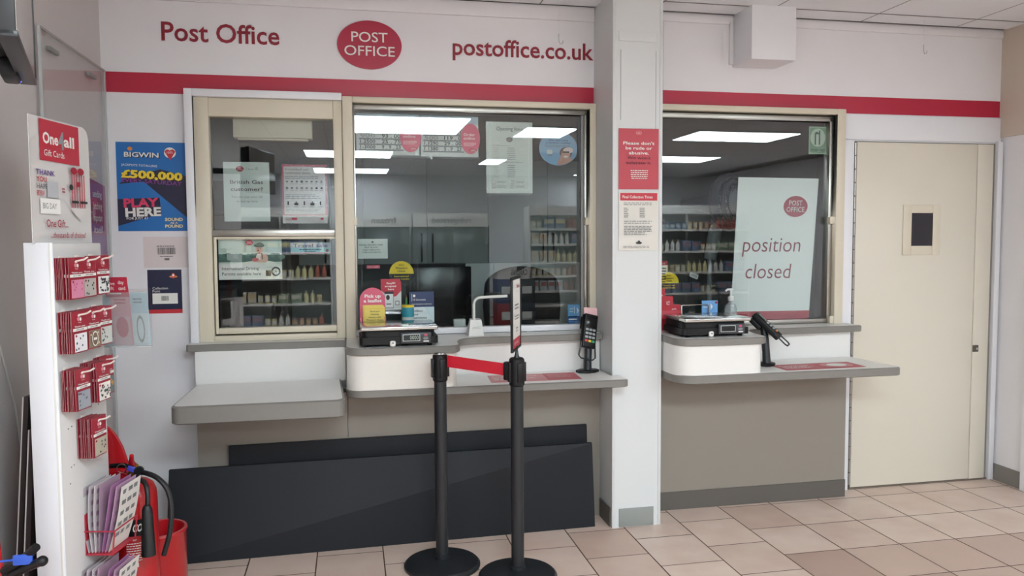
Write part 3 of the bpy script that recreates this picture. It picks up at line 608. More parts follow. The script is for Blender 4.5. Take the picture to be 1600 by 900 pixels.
# pink leaflet holder, middle counter
lh = thing('leaflet_holder', 'pink round-topped leaflet holder standing behind the left scale', 'leaflet holder', (.09, -.27, 1.003))
PK = mat('#D8607A', .4, key='holder_pink')
shp = [(0.02, 0), (1-.02, 0), (1, .3), (.98, .75)]+[(.49+.49*math.cos(math.radians(a)), .75+.25*math.sin(math.radians(a))) for a in range(8, 180, 8)]+[(0, .75), (-.0, .3)]
s = Sheet((.038, -.25, 1.004), .128, .262, PK, t=.003, v=(0, -.02, 1), shape=shp); s.text('Pick up', .5, .81, .06, PAPER, w=.62, al='c', bold=.03); s.text('a leaflet', .5, .72, .06, PAPER, w=.70, al='c', bold=.03); s.put('back_board', lh)
obj('tray', MB().box(.04, .164, -.305, -.255, 1.004, 1.012, PK, .002).box(.04, .046, -.30, -.255, 1.012, 1.12, PK, .001).box(.158, .164, -.30, -.255, 1.012, 1.12, PK, .001).box(.046, .158, -.304, -.301, 1.012, 1.09, ACRYL), lh)
for i in range(3):
    s = Sheet((.052+.004*i, -.27-.008*i, 1.014),   .10, .166-.004*i, mat('#EBD266', .5, key='pale_yellow'), v=(0, .02, 1), t=.0012, u=(1, 0, -.02 if i == 2 else 0)); s.rect(.02, .94, .98, .95, mat('#E3BE3A', .5))
    if i == 2:
        for j, tx in enumerate(('Send and', 'receive', 'money with', 'Western Union')): s.text(tx, .5, .84-j*.09, .05, INK, w=(.45, .4, .6, .85)[j], al='c', bold=.01)
        s.rect(.02, .53, .98, .54, mat('#C9A030', .5))
    tag(s.put('leaflet'), 'yellow money transfer leaflet in the pink holder', 'leaflet', 'yellow leaflets in the pink holder')
# EasyID stand
es = Sheet((.148, -.10, 1.145), .105, .155, mat('#CDD2D0', .5), t=.003, shape=[(0, 0), (1, 0), (1, .9), (.9, 1), (0, 1)])
es.poly([(0, .62), (.45, .38), (.75, .42), (1, .60), (1, .9), (.9, 1), (0, 1)], mat('#B5283C', .45)); es.text('EasyID', .5, .83, .06, PAPER, w=.42, al='c', bold=.02); es.text('accepted', .47, .73, .06, PAPER, w=.55, al='c', bold=.02); es.text('here', .5, .63, .06, PAPER, w=.3, al='c', bold=.02)
es.rect(.18, .02, .62, .58, INK); es.rect(.2, .04, .60, .50, PALE); es.ell(.34, .38, .09, .085, INK); es.rect(.26, .14, .5, .18, INKG); es.rect(.70, .12, .90, .26, INK); es.rect(.725, .137, .875, .243, PALE)
est = thing('notice', 'red and white ID acceptance sign beside the pink leaflet holder', 'notice', (.2, -.1, 1.003)); es.put('sign_board', est)
obj('support', MB().box(.15, .25, -.098, -.09, 1.003, 1.147, ACRYL).box(.135, .265, -.105, -.085, 1.14, 1.146, PALE), est)
# pot of pens
pp = thing('pencil_pot', 'teal and yellow striped pot between the ID sign and the navy card', 'pot', (.285, -.09, 1.003))
obj('pot', MB().lathe([(.03, 0), (.032, .002), (.032, .10), (.031, .1), (.029, .01)], mat('#B9C2BE', .5), (.285, -.118, 1.003), 24), pp)
obj('band', MB().lathe([(.0325, .10), (.033, .105), (.033, .145), (.0325, .15)], mat('#2F8FA0', .4), (.285, -.118, 1.003), 24), pp)
obj('rim', MB().lathe([(.033, .15), (.034, .153), (.034, .16), (.03, .162)], YEL, (.285, -.118, 1.003), 24), pp)
obj('foot', MB().lathe([(.0325, .02), (.034, .022), (.034, .045), (.0325, .047)], mat('#D9B524', .4), (.285, -.118, 1.003), 24), pp)
pp2 = MB().tube([(.28, -.118, 1.01), (.277, -.118, 1.20)], [.006, .006], mat('#3E7D4A', .5), 8).tube([(.277, -.118, 1.20), (.2765, -.118, 1.215)], [.006, .001], mat('#6A4A3A', .5), 8)
tag(obj('pen', pp2), 'green pen standing in the teal striped pot', 'pen')
s = Sheet((.292, -.128, 1.055), .128, .178, mat('#C9D8DA', .5), t=.002)
s.rect(0, .55, 1, 1, mat('#25375F', .45)); s.text('UK Government', .16, .74, .055, PAPER, w=.5); s.ell(.2, .88, .05, .04, PAPER); s.rect(.1, .72, .115, .94, PAPER); s.text('THE PENSION SERVICE', .08, .62, .03, PAPER, w=.82)
for j, tx in enumerate(('Collect', 'your', 'payments', 'here today')): s.text(tx, .1, .41-j*.1, .065, INK, w=(.43, .27, .6, .62)[j], bold=.006)
s.poly([(.6, .55), (1, .55), (1, .1), (.8, .3)], mat('#B5CDD2', .5)); cb = thing('notice', 'navy and white collect your payments card behind the scale platter', 'notice', (.355, -.12, 1.003)); s.put('sign_card', cb)
obj('support', MB().box(.30, .41, -.126, -.118, 1.003, 1.06, ACRYL), cb)

# gooseneck intercom
gm = thing('gooseneck_microphone', 'white gooseneck intercom with small slatted speaker on the middle counter', 'intercom', (.63, -.2, 1.003))
GW = mat('#D8D8D4', .4, key='off_white_plastic')
gb = MB().raw([(.59, -.225, 1.003), (.668, -.225, 1.003), (.668, -.12, 1.003), (.59, -.12, 1.003), (.6, -.205, 1.085), (.658, -.205, 1.085), (.655, -.16, 1.09), (.603, -.16, 1.09)], [(3, 2, 1, 0), (4, 5, 6, 7), (0, 1, 5, 4), (1, 2, 6, 5), (2, 3, 7, 6), (3, 0, 4, 7)], GW)
mb_ = MB(); mb_.raw([(.588, -.225, 1.003), (.668, -.225, 1.003), (.668, -.12, 1.003), (.588, -.12, 1.003), (.6, -.205, 1.085), (.658, -.205, 1.085), (.655, -.16, 1.09), (.603, -.16, 1.09)], [(3, 2, 1, 0), (4, 5, 6, 7), (0, 1, 5, 4), (1, 2, 6, 5), (2, 3, 7, 6), (3, 0, 4, 7)], GW)
obj('base', mb_, gm)
gr = MB()
for i in range(6): gr.raw([(.606+.004*i, -.2258+.0035*(i+2), 1.04+.0+i*.0065), (.652-.0*i, -.2258+.0035*(i+2.3), 1.043+i*.0065), (.652, -.2258+.0035*(i+2.6), 1.0445+i*.0065), (.606+.004*i, -.2258+.0035*(i+2.3), 1.0415+i*.0065)], [(0, 1, 2, 3)], GREY)
obj('grille', gr, gm)
nk = [(.622, -.18, 1.085), (.622, -.18, 1.13), (.622, -.18, 1.165)]+[(.622+.035*(1-math.cos(a)), -.18, 1.165+.035*math.sin(a)) for a in (.4, .8, 1.2, 1.57)]+[(.70, -.18, 1.202), (.80, -.18, 1.205)]
obj('neck', MB().tube(nk, .0075, GW, 12), gm)
s = None
tag(obj('cable_box', MB().box(.535, .60, -.035, .0, 1.03, 1.075, GW, .006)), 'white plastic box just inside the middle window by the intercom', 'box')

# card terminals
def terminal(loc, rz, tilt, label, receipt, roll=0):
    t = thing('card_terminal', label, 'card terminal', loc, rz)
    pts = [(math.cos(i*PI/4+PI/8)*.065, math.sin(i*PI/4+PI/8)*.045) for i in range(8)]
    obj('base', MB().prism(pts, 0, .014, BLACK, lip=.003), t, True)
    obj('pole', MB().tube([(0, .0, .01), (.004, .004, .07), (.012, .012, .14), (.014, .02, .20)], [.022, .02, .02, .018], CHAR, 14), t, True)
    M = Matrix.Translation((.012, .0, .215)) @ Matrix.Rotation(roll, 4, 'Y') @ Matrix.Rotation(tilt, 4, 'X')
    b = MB().box(-.041, .041, -.012, .022, -.09, .09, BLACK, .008, M, 3).box(-.036, .036, .02, .05, .01, .085, BLACK, .01, M, 3)
    obj('handset', b, t, True)
    k = MB().box(-.032, .032, -.0135, -.011, .022, .072, BLACKG, .002, M)
    obj('screen', k, t, True); kp = MB()
    cols = [[PALE]*3]*3+[[mat('#C8404A', .4), mat('#E0C040', .4), mat('#3E9A6A', .4)]]
    for r_ in range(4):
        for c in range(3): kp.box(-.03+c*.021, -.03+c*.021+.017, -.015, -.011, .0-r_*.02, .012-r_*.02, (cols[r_][c] if r_ == 3 else mat('#9AA0A2', .4)), .002, M)
    obj('keypad', kp, t, True)
    obj('guard', MB().tube([M @ Vector(p) for p in ((-.04, 0, -.06), (-.05, -.0, -.135), (-.035, -.0, -.148), (.035, 0, -.148), (.05, 0, -.135), (.04, 0, -.06))], .004, CHAR, 8), t, True)
    if receipt:
        mm = MB(); mm.box(-.028, .052, .0, .002, .085, .125, mat('#E3B9BC', .5), 0, M @ Matrix.Rotation(-.15, 4, 'Y')); obj('receipt_paper', mm, t, True)
    return t
terminal((1.205, -.29, .804), .22, -.22, 'black card terminal on a pole with pink receipt, by the pillar', True, .24)
t2 = terminal((2.175, -.39, .819),   .9, -.82, 'black card terminal tilted on a pole, right counter by the scale', False)

# right counter items: red leaflets, wire stand, blue card, pump bottle
RL = mat('#C02B3C', .45, key='leaflet_red')
rb_ = thing('leaflet_box', 'red stepped box of leaflets behind the right scale, by the pillar', 'leaflet box', (1.68, -.2, 1.003))
obj('box', MB().box(1.60, 1.765, -.2, -.12, 1.003, 1.11, RL, .002), rb_)
for i, (x1, z1) in enumerate(((1.70, 1.225), (1.735, 1.185), (1.765, 1.14))):
    s = Sheet((1.62, -.13-.03*i, 1.01), x1-1.62, z1-1.01, RL, t=.0015); s.text('gift', .85, .78, .07, PAPER, w=.2, al='r'); s.ell(.75, .70, .12, .05, PAPER, 12); tag(s.put('leaflet'), ('tallest red leaflet at the back of the red leaflet box', 'middle red leaflet in the stepped red leaflet box', 'shortest red leaflet at the front of the red leaflet box')[i], 'leaflet')
tag(obj('wire_stand', MB().tube([(1.80, -.13, 1.003), (1.80, -.13, 1.125), (1.805, -.13, 1.13), (1.955, -.13, 1.13), (1.96, -.13, 1.125), (1.96, -.13, 1.003)], .003, SILVER, 8)), 'thin silver wire frame behind the right scale', 'wire frame')
s = wsheet(1.925, 2.02, 1.075, 1.152, -.118, mat('#6FA8DE', .5), t=.002); s.rect(.1, .5, .4, .55, PAPER); s.ell(.6, .55, .1, .3, PAPER, 3); s.rect(.42, .2, .45, .8, PAPER); s.ell(.9, .85, .07, .1, INKR); s.rect(0, 0, 1, .12, mat('#3F7CC4', .5))
bc = thing('card', 'small blue payment card propped behind the right scale', 'card', (1.97, -.118, 1.003)); s.put('face', bc); obj('support', MB().box(1.95, 2.0, -.117, -.11, 1.003, 1.08, ACRYL), bc)
pb = thing('pump_bottle', 'clear hand gel bottle with white pump behind the right scale', 'bottle', (2.075, -.15, 1.003))
GEL = glass('clear_gel', '#E3ECEE', 1.5, body=.25)
obj('bottle', MB().lathe([(.028, 0), (.034, .004), (.034, .10), (.028, .125), (.014, .135), (.013, .15)], GEL, (2.085, -.15, 1.003), 24), pb)
obj('pump', MB().lathe([(.015, .148), (.016, .15), (.016, .17), (.008, .174), (.006, .178), (.006, .205), (.012, .207), (.012, .215), (.0, .218)], mat('#E6E6E4', .35), (2.085, -.15, 1.003), 20).tube([(2.085, -.15, 1.213), (2.06, -.16, 1.215), (2.045, -.165, 1.205)], [.007, .006, .005], mat('#E6E6E4', .35), 10), pb)
s = Sheet((2.06, -.187, 1.02), .05, .06, PAPER, t=.0004, nobase=True); s.ell(.5, .5, .3, .4, PALE)

# ------------------------------------------------------------------ BOARDS UNDER THE COUNTER
def leaning(x0, x1, yb0, yb1, yt, z1, label, dz=0):
    m = MB(); t = .018
    vs = []
    for (x, yb) in ((x0, yb0), (x1, yb1)):
        for (y, z) in ((yb, 0), (yb+t, 0), (yt+t, z1+(dz if x == x1 else 0)), (yt, z1+(dz if x == x1 else 0))): vs.append((x, y, z))
    V, F = m.raw(vs, [(0, 1, 2, 3), (7, 6, 5, 4), (0, 3, 7, 4), (3, 2, 6, 7), (2, 1, 5, 6), (1, 0, 4, 5)], PANELD)
    bmesh.ops.recalc_face_normals(m.bm, faces=m.bm.faces); bmesh.ops.bevel(m.bm, geom=list(m.bm.edges), offset=.0015, segments=2, affect='EDGES')
    return tag(obj('board', m), label, 'board')
leaning(-.605, 1.222, -.262, -.262, -.222, .497, 'dark board leaning behind another board under the counters', .012)
leaning(-.865, 1.226, -.42, -.36, -.305, .418, 'long charcoal board leaning in front, under the middle counter', .012)

# ------------------------------------------------------------------ BARRIER POSTS
def stanchion(x, y, h, label):
    t = thing('barrier_post', label, 'barrier post', (x, y, 0))
    obj('base', MB().lathe([(.172, 0), (.175, .003), (.175, .014), (.165, .024), (.10, .034), (.035, .04), (.03, .04)], CHAR, (x, y, 0), 48), t)
    obj('pole', MB().lathe([(.0285, .036), (.0285, h-.10)], CHAR, (x, y, 0), 28), t)
    obj('collar', MB().lathe([(.033, .036), (.034, .04), (.034, .055), (.0285, .058)], CHAR, (x, y, 0), 28), t)
    hd = MB().lathe([(.029, h-.125), (.034, h-.118), (.0345, h-.02), (.033, h-.006), (.027, h), (.0, h)], BLACK, (x, y, 0), 28)
    obj('belt_head', hd, t)
    for a in (0, 90, 180, 270):
        M = Matrix.Translation((x, y, 0)) @ Matrix.Rotation(math.radians(a+12), 4, 'Z')
        obj('belt_slot', MB().box(.03, .041, -.012, .012, h-.105, h-.02, BLACK, .003, M), t)
    return t
S1 = stanchion(.387, -.69, .985, 'black belt barrier post further left, no sign on top')
obj('cap', MB().lathe([(.028, .984), (.028, .988), (.02, .9895), (0, .9895)], STEEL, (.387, -.69, 0), 28), S1)
S2 = stanchion(.702, -.885, .985, 'black belt barrier post carrying the upright sign frame')
M = Matrix.Translation((.702, -.885, 0)) @ Matrix.Rotation(math.radians(180-32), 4, 'Z')
obj('belt_clip', MB().box(.03, .058, -.016, .016, .885, .965, BLACK, .004, M), S2)
a = Vector((.42, -.70, .952)); b = Vector((.655, -.857, .93)); hh = Vector((0, 0, .027)); nn = (b-a).cross(hh).normalized()*.0006
bl = MB(); bl.raw([a-hh+nn, b-hh+nn, b+hh+nn, a+hh+nn, a-hh-nn, b-hh-nn, b+hh-nn, a+hh-nn], [(0, 1, 2, 3), (7, 6, 5, 4), (0, 4, 5, 1), (3, 2, 6, 7), (0, 3, 7, 4), (1, 5, 6, 2)], mat('#C4142B', .55, noise=.05, scale=90, key='belt'))
tag(obj('barrier_belt', bl, smooth=0), 'red retractable belt stretched between the two black posts', 'belt')
# sign frame
sf = thing('upright_sign', 'black upright sign frame on the right barrier post, seen nearly edge on', 'sign', (.702, -.885, .985))
dirv = Vector((math.sin(math.radians(21)), math.cos(math.radians(21)), 0)); o0 = Vector((.702, -.885, 1.02))-dirv*.115
Mf = Matrix(((dirv.x, -dirv.y, 0, o0.x), (dirv.y, dirv.x, 0, o0.y), (0, 0, 1, o0.z), (0, 0, 0, 1)))
obj('frame', MB().box(0, .23, -.003, .008, 0, .012, BLACK, .002, Mf).box(0, .23, -.003, .008, .308, .32, BLACK, .002, Mf).box(0, .012, -.003, .008, .012, .308, BLACK, .002, Mf).box(.218, .23, -.003, .008, .012, .308, BLACK, .002, Mf).box(.004, .226, .002, .008, .004, .316, BLACK, 0, Mf), sf)
s = Sheet(Mf @ Vector((.012, .0015, .012)), .206, .296, PAPER, u=dirv, t=.0008); s.rect(0, 0, 1, .14, mat('#B5283C', .45)); s.text('Notice', .55, .87, .06, INKR, w=.35, bold=.02); s.lines(.3, .8, .65, .55, 2, INKG, .4, .2, 3, 'c'); s.lines(.3, .8, .48, .4, 2, INKG, .4, .2, 4, 'c'); s.lines(.4, .7, .3, .22, 2, INKG, .4, .2, 5, 'c'); s.text('POST OFFICE', .2, .05, .04, PAPER, w=.5)
s.put('insert', sf)
obj('spike', MB().lathe([(.014, 0), (.009, .012), (.005, .035), (.005, .05)], CHAR, (.702, -.885, .985), 16), sf)

# ------------------------------------------------------------------ LEFT: acrylic screen, gift card stand, extinguishers
FW = Vector((math.sin(YAW), math.cos(YAW), 0)); RT = Vector((math.cos(YAW), -math.sin(YAW), 0))   # stand runs along FW, faces RT
AX = -1.142
ac = thing('acrylic_screen', 'tall clear acrylic screen fixed along the left side wall', 'screen', (AX, -.6, .7))
obj('sheet', MB().box(AX-.003, AX+.003, -.90, -.1, .05, 2.315, ACRYL), ac, smooth=0)
EDG = glass('acrylic_edge', '#D9DCDC', 1.5, body=.5)
obj('edge_strip', MB().box(AX-.005, AX+.005, -.104, -.092, 0, 2.32, EDG, .002).box(AX-.005, AX+.005, -.915, -.895, 0, 2.32, EDG, .002).box(AX-.004, AX+.004, -.90, -.1, 2.312, 2.322, mat('#A09A97', .5), .001), ac)
for y in (-.78, -.30): obj('clip', MB().box(AX-.004, AX+.012, y-.05, y+.05, 2.245, 2.262, GREY, .002), ac)
MG = mat('#9A3A6C', .5, key='magenta_print')
s = Sheet((-1.158, -.43, 1.34), .33, .46, MG, u=(0, 1, 0), t=.0015, shape=[(0, 0), (1, 0), (1, .93), (0, 1)]); s.rect(0, .0, 1, .22, mat('#C05A6E', .5)); s.rect(0, .22, 1, .42, mat('#7A4A8C', .5))
for i, tx in enumerate(('sending', 'fetching', 'important', 'itself')): s.text(tx, .42, .80-i*.12, .07, PAPER, w=.4, bold=.01)
s.put('poster', None, 'magenta and purple poster on the side wall, seen through the acrylic screen', 'poster')

ORG = Vector((-.8899, -1.6161, 0))
RZ = math.atan2(FW.y, FW.x)
def sp(sd, out, z): return ORG+FW*sd+RT*out+Vector((0, 0, z))      # a point off the stand's card face
MS = Matrix(((FW.x, -RT.x, 0, ORG.x), (FW.y, -RT.y, 0, ORG.y), (0, 0, 1, 0), (0, 0, 0, 1)))   # local x along the face, y into the stand
WPL = mat('#D3D0CE', .35, key='stand_white')
st = thing('gift_card_stand', 'tall white gift card stand with wire hooks, left foreground', 'display stand', sp(.145, -.04, 0))
holes = MB().box(0, .29, 0, .078, 0, 1.497, WPL, .004, MS)
obj('side_trim', MB().box(-.003, .004, -.004, .084, 0, 1.499, TRIM, .002, MS).box(-.004, .002, .0, .008, 0, 1.497, PAPER, .001, MS), st)
for (a, z) in ((.05, .915), (.07, .918), (.235, .955), (.245, .96), (.06, .79), (.075, .793), (.05, .74), (.13, .86), (.24, .80)):
    holes.tube([sp(a, -.001, z), sp(a, .0008, z)], .0022, DARK, 8)
obj('panel', holes, st)
HOOK = mat('#E9DDD6', .4, key='hook_white')
RAY = mat('#D5CFCB', .5, key='header_grey')
s = Sheet(sp(-.012, -.05, 1.495), .335, .39, WPL, u=FW, t=.003, shape=[(0, 0), (1, 0), (1, .9), (.97, .97), (.9, 1), (0, 1)])
for i in range(11): s.poly([(0, .02+i*.09), (0, .06+i*.09), (.11, .10+i*.095), (.16, .07+i*.095)] if i < 9 else [(0, .9), (0, .93), (.05, .96), (.06, .94)], RAY)
s.rect(.14, .66, .80, .985, mat('#B92F42', .4)); s.text('One', .19, .80, .085, PAPER, w=.25, bold=.03); s.text('4', .44, .775, .135, mat('#8E9296', .4), w=.10, bold=.03); s.text('all', .53, .80, .085, PAPER, w=.18, bold=.03); s.text('Gift Cards', .20, .70, .05, PAPER, w=.33)
for j, (tx, cc) in enumerate((('THANK', '#5A3A8A'), ('YOU', '#C0303F'), ('HAPPY', '#7A7A80'), ('BIRTHDAY', '#C0303F'))): s.text(tx, .06, .545-j*.055, .04, mat(cc, .5), w=(.3, .16, .22, .12)[j], bold=.015)
s.rect(.22, .37, .40, .50, mat('#B9BBC0', .5)); s.rect(.1, .24, .42, .36, mat('#F0EEEA', .5)); s.text('BIG DAY', .14, .28, .045, INKG, w=.22)
s.rect(.455, .445, .505, .455, INKR); s.rect(.455, .42, .505, .43, INKR)
for a in (.62, .66, .70, .75, .79, .83): s.rect(a, .28 if a < .85 else .3, a+.018, .585, mat('#C0505E', .5))
s.ell(.66, .61, .06, .03, INKR, 14); s.ell(.78, .61, .06, .03, INKR, 14); s.poly([(.56, .30), (.73, .20), (.90, .30)], mat('#D6D2D0', .5)); s.ell(.6, .47, .035, .025, INK, 14); s.rect(.6, .34, .72, .36, INK); s.rect(.75, .34, .88, .36, INK); s.rect(.7, .48, .76, .52, INKR)
s.text('One Gift...', .16, .135, .06, INKR, w=.36, bold=.01); s.text('...thousands of choices!', .22, .05, .045, INKR, w=.60, bold=.01); s.put('header_card', st)

# gift cards: every card is its own object, hung one behind another on a hook
CR = mat('#9E2638', .38, key='card_red'); CEDGE = mat('#A87C7C', .5, noise=.35, scale=90, key='card_edge')
def gift_card(kind):
    s = Sheet((-.043, 0, 0), .086, .128, CEDGE, t=.0011); s.rect(0, .49, 1, 1, CR); s.rect(0, 0, 1, .49, CR)
    s.ell(.5, .90, .10, .025, PAPER, 14); s.ell(.45, .82, .10, .05, mat('#D98A94', .5), 12); s.ell(.58, .81, .06, .045, PAPER, 12); s.text('One', .4, .72, .03, PAPER, w=.2)
    s.text('Thank you', .5, .625, .035, PAPER, w=.7, al='c', bold=.02); s.rect(.04, .53, .97, .60, PAPER); s.text('£10 to £400', .5, .548, .035, INK, w=.5, al='c', bold=.02)
    base = {'pink': '#D98AA6', 'grey': '#B9B4AE', 'dots': '#ECECEA', 'white': '#E9E6EA', 'brown': '#8C7A66', 'leafy': '#C9CCC6', 'silver': '#9AA0A8', 'teal': '#6A7A7C', 'cream': '#B8AE9C', 'speck': '#EEE9E2'}[kind]
    s.rect(.1, .03, .93, .47, mat(base, .4)); rnd = random.Random(kind); dk = mat({'pink': '#C0608A', 'brown': '#E3D9C6', 'teal': '#E0A63A', 'silver': '#5E646C'}.get(kind, '#3E4248'), .5)
    for i in range(22 if kind in ('dots', 'speck') else 7): s.ell(.18+.67*rnd.random(), .08+.33*rnd.random(), .06 if kind == 'dots' else .04, .028, dk, 8)
    if kind == 'brown': s.ell(.5, .25, .22, .19, PAPER, 20); s.ell(.5, .25, .18, .16, mat('#7A6450', .5), 20); s.rect(.38, .22, .62, .28, PAPER)
    s.ell(.18, .42, .05, .03, INKR, 10)
    return s
packs = [(1, .045, 1.452, 9, .040, 'pink', 'top row, nearest hook'), (1, .137, 1.452, 4, .030, 'grey', 'top row, middle hook'), (1, .222, 1.455, 4, .030, 'dots', 'top row, hook at the far edge'),
         (2, .048, 1.285, 10, .042, 'white', 'second row, nearest hook'), (2, .14, 1.285, 5, .036, 'brown', 'second row, middle hook'), (2, .228, 1.287, 4, .030, 'leafy', 'second row, far hook'),
         (3, .05, 1.105, 9, .045, 'silver', 'third row, nearest hook'), (3, .165, 1.11, 10, .050, 'speck', 'third row, middle hook'), (3, .245, 1.115, 3, .022, 'teal', 'third row, far hook'),
         (4, .135, .935, 9, .045, 'cream', 'the lone bottom hook')]
pic = {'pink': 'pink', 'grey': 'grey', 'dots': 'spotted', 'white': 'white', 'brown': 'brown', 'leafy': 'pale leafy', 'silver': 'silver grey', 'speck': 'cream speckled', 'teal': 'teal and yellow', 'cream': 'beige'}
for row, a, z, n, dep, kind, where in packs:
    hk = MB(); hk.tube([sp(a, -.002, z-.012), sp(a, dep+.012, z-.010), sp(a, dep+.032, z-.006), sp(a, dep+.045, z+.002)], [.0028]*4, HOOK, 8); hk.box(a-.012, a+.012, -.003, .001, z-.03, z+.006, HOOK, .001, MS)
    obj('hook', hk, st)
    proto = None
    for i in range(n):
        out = .006+dep*i/(n-1)
        L = sp(a, out, z-.128)
        if proto is None:
            proto = gift_card(kind).put('gift_card', st, local=True); proto.parent = None
            tag(proto, '', 'gift card'); o = proto
        else: o = dup(proto, L)
        front = i == n-1
        o.location = L; o.rotation_euler = ((random.random()-.5)*.03, 0, RZ+(0 if front else (random.random()-.5)*.12))
        o['label'] = ('front red gift card with %s picture, %s' if front else 'red gift card behind the %s picture one, %s') % (pic[kind], where)
        if not front: o['group'] = 'gift cards stacked on ' + where

# leaflet racks low on the stand
LRED = mat('#A82A3A', .4, key='rack_red')
def rack(z0, a0, a1, label):
    t = thing('leaflet_rack', label, 'leaflet rack', sp((a0+a1)/2, .05, z0))
    f = MB()
    f.box(a0, a1, -.09, 0, z0-.006, z0, LRED, .001, MS).box(a0, a1, -.004, -.001, z0-.005, z0+.13, LRED, .001, MS)
    f.tube([sp(a0-.002, .0, z0+.075), sp(a0-.002, .098, z0+.075), sp(a1+.002, .098, z0+.075), sp(a1+.002, .0, z0+.075)], .0025, LRED, 8)
    f.tube([sp(a0-.002, .09, z0), sp(a0-.002, .099, z0+.075)], .0025, LRED, 8).tube([sp(a1+.002, .09, z0), sp(a1+.002, .099, z0+.075)], .0025, LRED, 8)
    obj('rack_frame', f, t); return t
def leaflets(z0, a0, a1, hgt, group, where):
    n = 7
    for i in range(n):
        b0 = .012+.01*i; t0 = .004+.0165*i; bow = -.012+.004*i
        col = [mat('#B9AEB4', .5), mat('#C6BEC2', .5), mat('#D3C9CC', .5), mat('#A98C9E', .5), mat('#B07AA8', .5), mat('#C29AB6', .5), mat('#D8D3CE', .5)][i]
        m = MB(); K = 6
        vs = []
        for k in range(K+1):
            q = k/K; out = b0+(t0-b0)*q+bow*math.sin(PI*q)+(.02*q*q if i > 3 else 0)
            for aa in (a0+.004*i*.3, a1-.01): vs.append(sp(aa, out, z0+.002+hgt*q*(1-.012*abs(i-3))))
        vs2 = [v-RT*.0012 for v in vs]; N_ = len(vs)
        fs = [(2*k, 2*k+1, 2*k+3, 2*k+2) for k in range(K)]+[(N_+2*k+2, N_+2*k+3, N_+2*k+1, N_+2*k) for k in range(K)]+[(2*k+2, N_+2*k+2, N_+2*k, 2*k) for k in range(K)]+[(2*k+1, N_+2*k+1, N_+2*k+3, 2*k+3) for k in range(K)]+[(2*K, 2*K+1, N_+2*K+1, N_+2*K), (0, N_, N_+1, 1)]
        m.raw(vs+vs2, fs, col)
        rnd = random.Random(i+int(z0*100))
        for k in range(1, K):                                      # printed blocks
            for j in range(3 if i == 6 else 1 + k % 2):
                aa = a0+.012+(a1-a0-.04)*j/3; p = [vs[2*k]+(vs[2*k+1]-vs[2*k])*f_ for f_ in (.1+.28*j, .1+.28*j+.12+.1*rnd.random())]; q = [vs[2*k+2]+(vs[2*k+3]-vs[2*k+2])*f_ for f_ in (.1+.28*j, .3+.28*j)]
                pp = [p[0]+(q[0]-p[0])*.2, p[1]+(q[1]-p[1])*.2, p[1]+(q[1]-p[1])*.6, p[0]+(q[0]-p[0])*.6]
                m.raw([v+RT*.0006 for v in pp], [(0, 1, 2, 3)], INKG if i == 6 else mat('#A88AA0', .5))
        o = tag(obj('leaflet', m), ('outermost white printed leaflet in the %s' if i == n-1 else 'purple leaflet just behind the outermost in the %s' if i == n-3 else 'folded leaflet among the fan in the %s') % where, 'leaflet', None if i in (n-1, n-3) else group)
rack(.485, .12, .27, 'red wire leaflet rack on the gift card stand, beside the extinguisher'); leaflets(.485, .12, .27, .225, 'folded leaflets in the upper rack', 'upper red rack')
rack(.245, .09, .24, 'lower red wire leaflet rack at the foot of the picture'); leaflets(.245, .09, .24, .20, 'folded leaflets in the lower rack', 'lower red rack')

# clear pocket with packs at the far edge of the stand
cp = thing('clear_pocket', 'clear hanging pocket beyond the gift cards, by the navy notice', 'pocket', (-.775, -1.27, 1.13))
U = Vector((.980, -.1989, 0))
def psheet(p, w_, h_, base, **k): return Sheet(p, w_, h_, base, u=U, **k)
B0 = Vector((-.855, -1.245, 1.135))
obj('pocket_front', MB().box(0, .165, -.022, -.020, 0, .19, BLIST, 0, Matrix(((U.x, -U.y, 0, B0.x), (U.y, U.x, 0, B0.y), (0, 0, 1, B0.z), (0, 0, 0, 1)))), cp, smooth=0)
obj('pocket_floor', MB().box(0, .165, -.022, .004, -.004, 0, EDG, .001, Matrix(((U.x, -U.y, 0, B0.x), (U.y, U.x, 0, B0.y), (0, 0, 1, B0.z), (0, 0, 0, 1)))), cp)
obj('support', MB().box(-.05, .165, .0025, .005, 0, .20, ACRYL, 0, Matrix(((U.x, -U.y, 0, B0.x), (U.y, U.x, 0, B0.y), (0, 0, 1, B0.z), (0, 0, 0, 1)))), cp, smooth=0)
LB = mat('#A9C0C8', .45, key='pale_blue')
s = psheet(B0+U*.0+Vector((.0, .0, .002)), .06, .175, LB, t=.001); s.ell(.5, .3, .3, .15, INKG); s.rect(.2, .75, .7, .8, INKG); tag(s.put('pack'), 'pale blue pack at the left of the clear pocket', 'pack')
s = psheet(B0+U*.035+Vector((0, -.006, .002)), .07, .185, mat('#D08C94', .45), t=.001, v=(-.06, 0, 1)); s.rect(.1, .0, .9, .55, mat('#C9A0A4', .5)); s.ell(.5, .35, .3, .2, mat('#C05A68', .5)); s.lines(.2, .8, .9, .78, 2, INKR, .5); tag(s.put('pack'), 'pink pack in the middle of the clear pocket', 'pack')
s = psheet(B0+U*.10+Vector((0, -.004, .004)), .065, .185, LB, t=.001, v=(-.05, 0, 1)); s.rect(.05, .02, .95, .6, mat('#C4CCCC', .5)); s.ell(.5, .3, .22, .26, GREY); s.ell(.5, .3, .16, .2, mat('#C4CCCC', .5)); s.lines(.2, .7, .9, .78, 2, INKG, .5); tag(s.put('pack'), 'pale blue pack with grey loop at the right of the clear pocket', 'pack')
